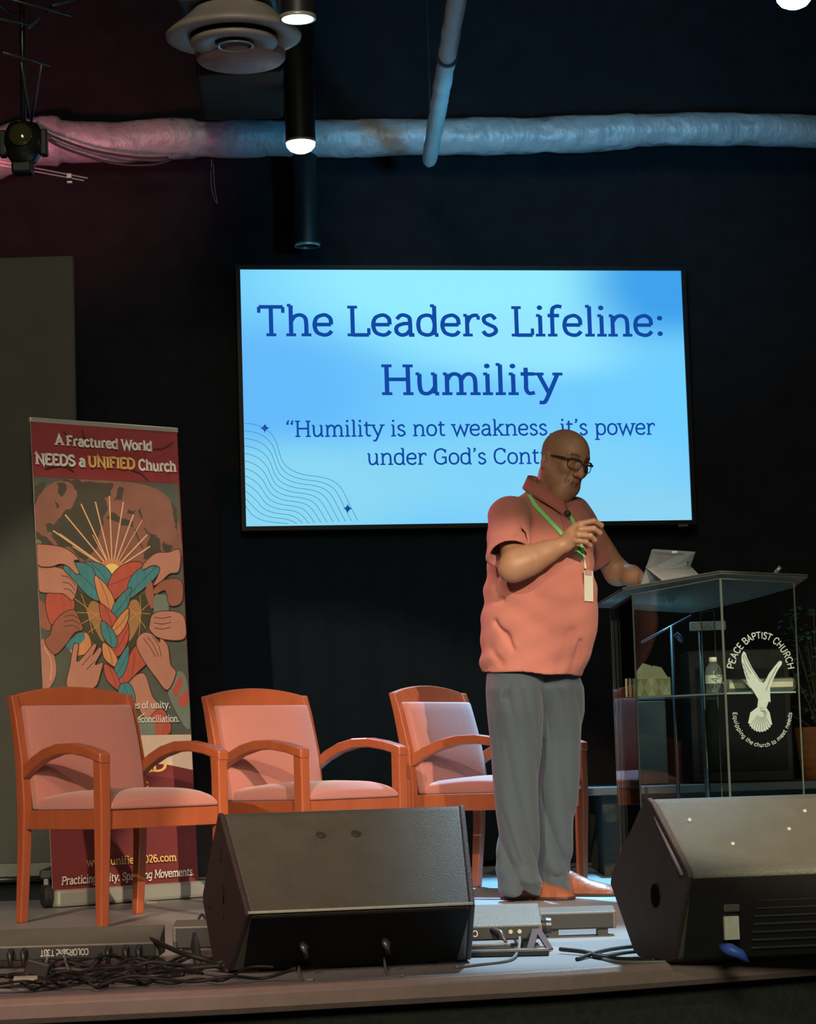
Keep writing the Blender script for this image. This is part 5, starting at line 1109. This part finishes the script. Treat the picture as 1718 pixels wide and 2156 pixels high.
# surface finder along a camera ray
def surf(fn, px, py, y0=8.4, off=.003):
    d = A3(ray(px, py)); o = A3(EYEP); t = y0/d[1]; bt_ = (9, t)
    for _ in range(90):
        v = float(fn((o+d*t)[None])[0])
        bt_ = min(bt_, (v, t))
        if v < .0012: break
        t += max(v*.8, .0006)/1.0
        if t > 9.8: t = bt_[1]; break
    return Vector(o+d*(t-off))
pl_ = Vector(per.location)
# collar
def ringpt(a, r, h):       # a=0 at the front of the neck
    c = P(1156, 1044, -.012); f_ = np.array([.77, -.638, 0]); l_ = LD; u_ = np.array([0, 0, 1.]); tilt = .62
    return Vector(c+f_*math.cos(a)*r*1.12+l_*math.sin(a)*r+u_*(h-math.cos(a)*tilt*r))
m = M(); rg = []
for i in range(41):
    a = math.radians(16)+(2*math.pi-math.radians(32))*i/40; ft = max(0, math.cos(a)); 
    rg.append([ringpt(a, .066, .004)-pl_, ringpt(a, .069, .040)-pl_, ringpt(a, .074, .042)-pl_, ringpt(a, .088+.012*ft, .004-.012*ft)-pl_, ringpt(a, .094+.022*ft**2, -.012-.035*ft**4)-pl_, ringpt(a, .090+.02*ft**2, -.012-.035*ft**4)-pl_])
m.loft(rg); m.build('collar', mat('collar_knit', (.36, .115, .095), .9, 0, .08, 120, .3, 500), per, smooth=True)
# placket and buttons
pk = [(1186, 1084), (1190, 1096), (1193, 1112), (1196, 1130)]
m = M(); pts = [surf(f_shirt, x, y, off=.003)-pl_ for x, y in pk]
for i in range(len(pts)-1): m.bar(pts[i], pts[i+1], .026, .004, up=(.5, -.8, .2))
m.build('placket', MSHIRT, per, bevel=.001)
# lanyard: two straps and a badge
MLAN = mat('green_lanyard', (.16, .60, .16), .6, 0, .15, 60); MLAN2 = mat('lanyard_pale', (.55, .66, .42), .6)
body_shirt = lambda p: np.minimum(f_shirt(p), f_body(p))
def strap(pts, w, name, mt):
    P3 = [surf(f_shirt, x, y, off=.006)-pl_ for x, y in pts]; P3 = cr(P3, 4); m = M()
    L_ = []; 
    for i, p in enumerate(P3):
        t = (P3[min(i+1, len(P3)-1)]-P3[max(i-1, 0)]).normalized(); s = t.cross(CF).normalized(); L_.append([p-s*w/2, p+s*w/2, p+s*w/2-CF*.0015, p-s*w/2-CF*.0015])
    m.loft(L_); return m.build(name, mt, per)
lan = strap([(1107, 1026), (1114, 1042), (1126, 1062), (1140, 1078), (1158, 1097), (1176, 1116), (1196, 1138), (1212, 1155), (1227, 1176)], .014, 'lanyard', MLAN)
strap([(1200, 1086), (1207, 1098), (1214, 1114), (1221, 1134), (1229, 1174)], .012, 'lanyard', MLAN)
bq = surf(f_shirt, 1233, 1200, off=.012); b2_ = bq-pl_
M().tube([surf(f_shirt, 1230, 1178, off=.008)-pl_, b2_+Vector((0, 0, .005))], .004, 8).build('lanyard_clip', MLAN2, per, smooth=True)
Rz = Matrix.Rotation(math.radians(38), 3, 'Z') @ Matrix.Rotation(math.radians(2), 3, 'Y')
M().box(b2_+Vector((.008, -.01, -.062)), (.044, .003, .115), Rz).build('badge', mat('badge_white', (.58, .58, .50), .4, 0, .1, 20), per, bevel=.001)
M().box(b2_+Vector((.008, -.013, -.012)), (.034, .003, .018), Rz).build('badge_header', mat('badge_pink', (.42, .25, .22), .5), per)
# lapel microphone and headset boom
q = surf(body_shirt, 1194, 1082, off=.012)-pl_
m = M(); m.lathe(q, [(.001, .014), (.010, .011), (.014, 0), (.010, -.011), (.001, -.014)], 20, axis=(.7, -.4, .3)); m.build('lapel_microphone', MBLACK, per, smooth=True)
# glasses
def G3(l, f, u): return Vector(fromh(l, f, u))-pl_
MGF = mat('dark_tortoise_frame', (.035, .018, .012), .25, 0, .5, 90)
gl2 = empty('glasses'); gl2.parent = per
for s in (-1, 1):
    rim = []
    for i in range(24):
        a = 2*math.pi*i/24; ca, sa = math.cos(a), math.sin(a); r = (abs(ca)**3.2+abs(sa)**3.2)**(-1/3.2); x = .0265*ca*r; z = .0195*sa*r
        rim.append((s*(.034)+x, .108-.020*((abs(s*.034+x)/.06)**2), .001+z))
    thick = [.0034 if u > .008 else .0016 for (_, _, u) in rim]
    m = M(); pts = [G3(*r) for r in rim]; m.tube(pts+[pts[0], pts[1]], thick+[thick[0], thick[1]], 8); m.build('rim', MGF, gl2, smooth=True)
    m = M(); m.poly([G3(*r) for r in rim]); m.build('lens', glassmat('spectacle_lens', (.985, .99, .99), rough=.05), gl2)
    M().tube([G3(s*.060, .092, .013), G3(s*.072, .078, .013), G3(s*.079, .040, .012), G3(s*.081, .005, .010)], [.0050, .0048, .0036, .0026], 8).build('temple', MGF, gl2, smooth=True)
M().tube([G3(-.0085, .107, .006), G3(0, .1105, .009), G3(.0085, .107, .006)], .0022, 8).build('bridge', MGF, gl2, smooth=True)
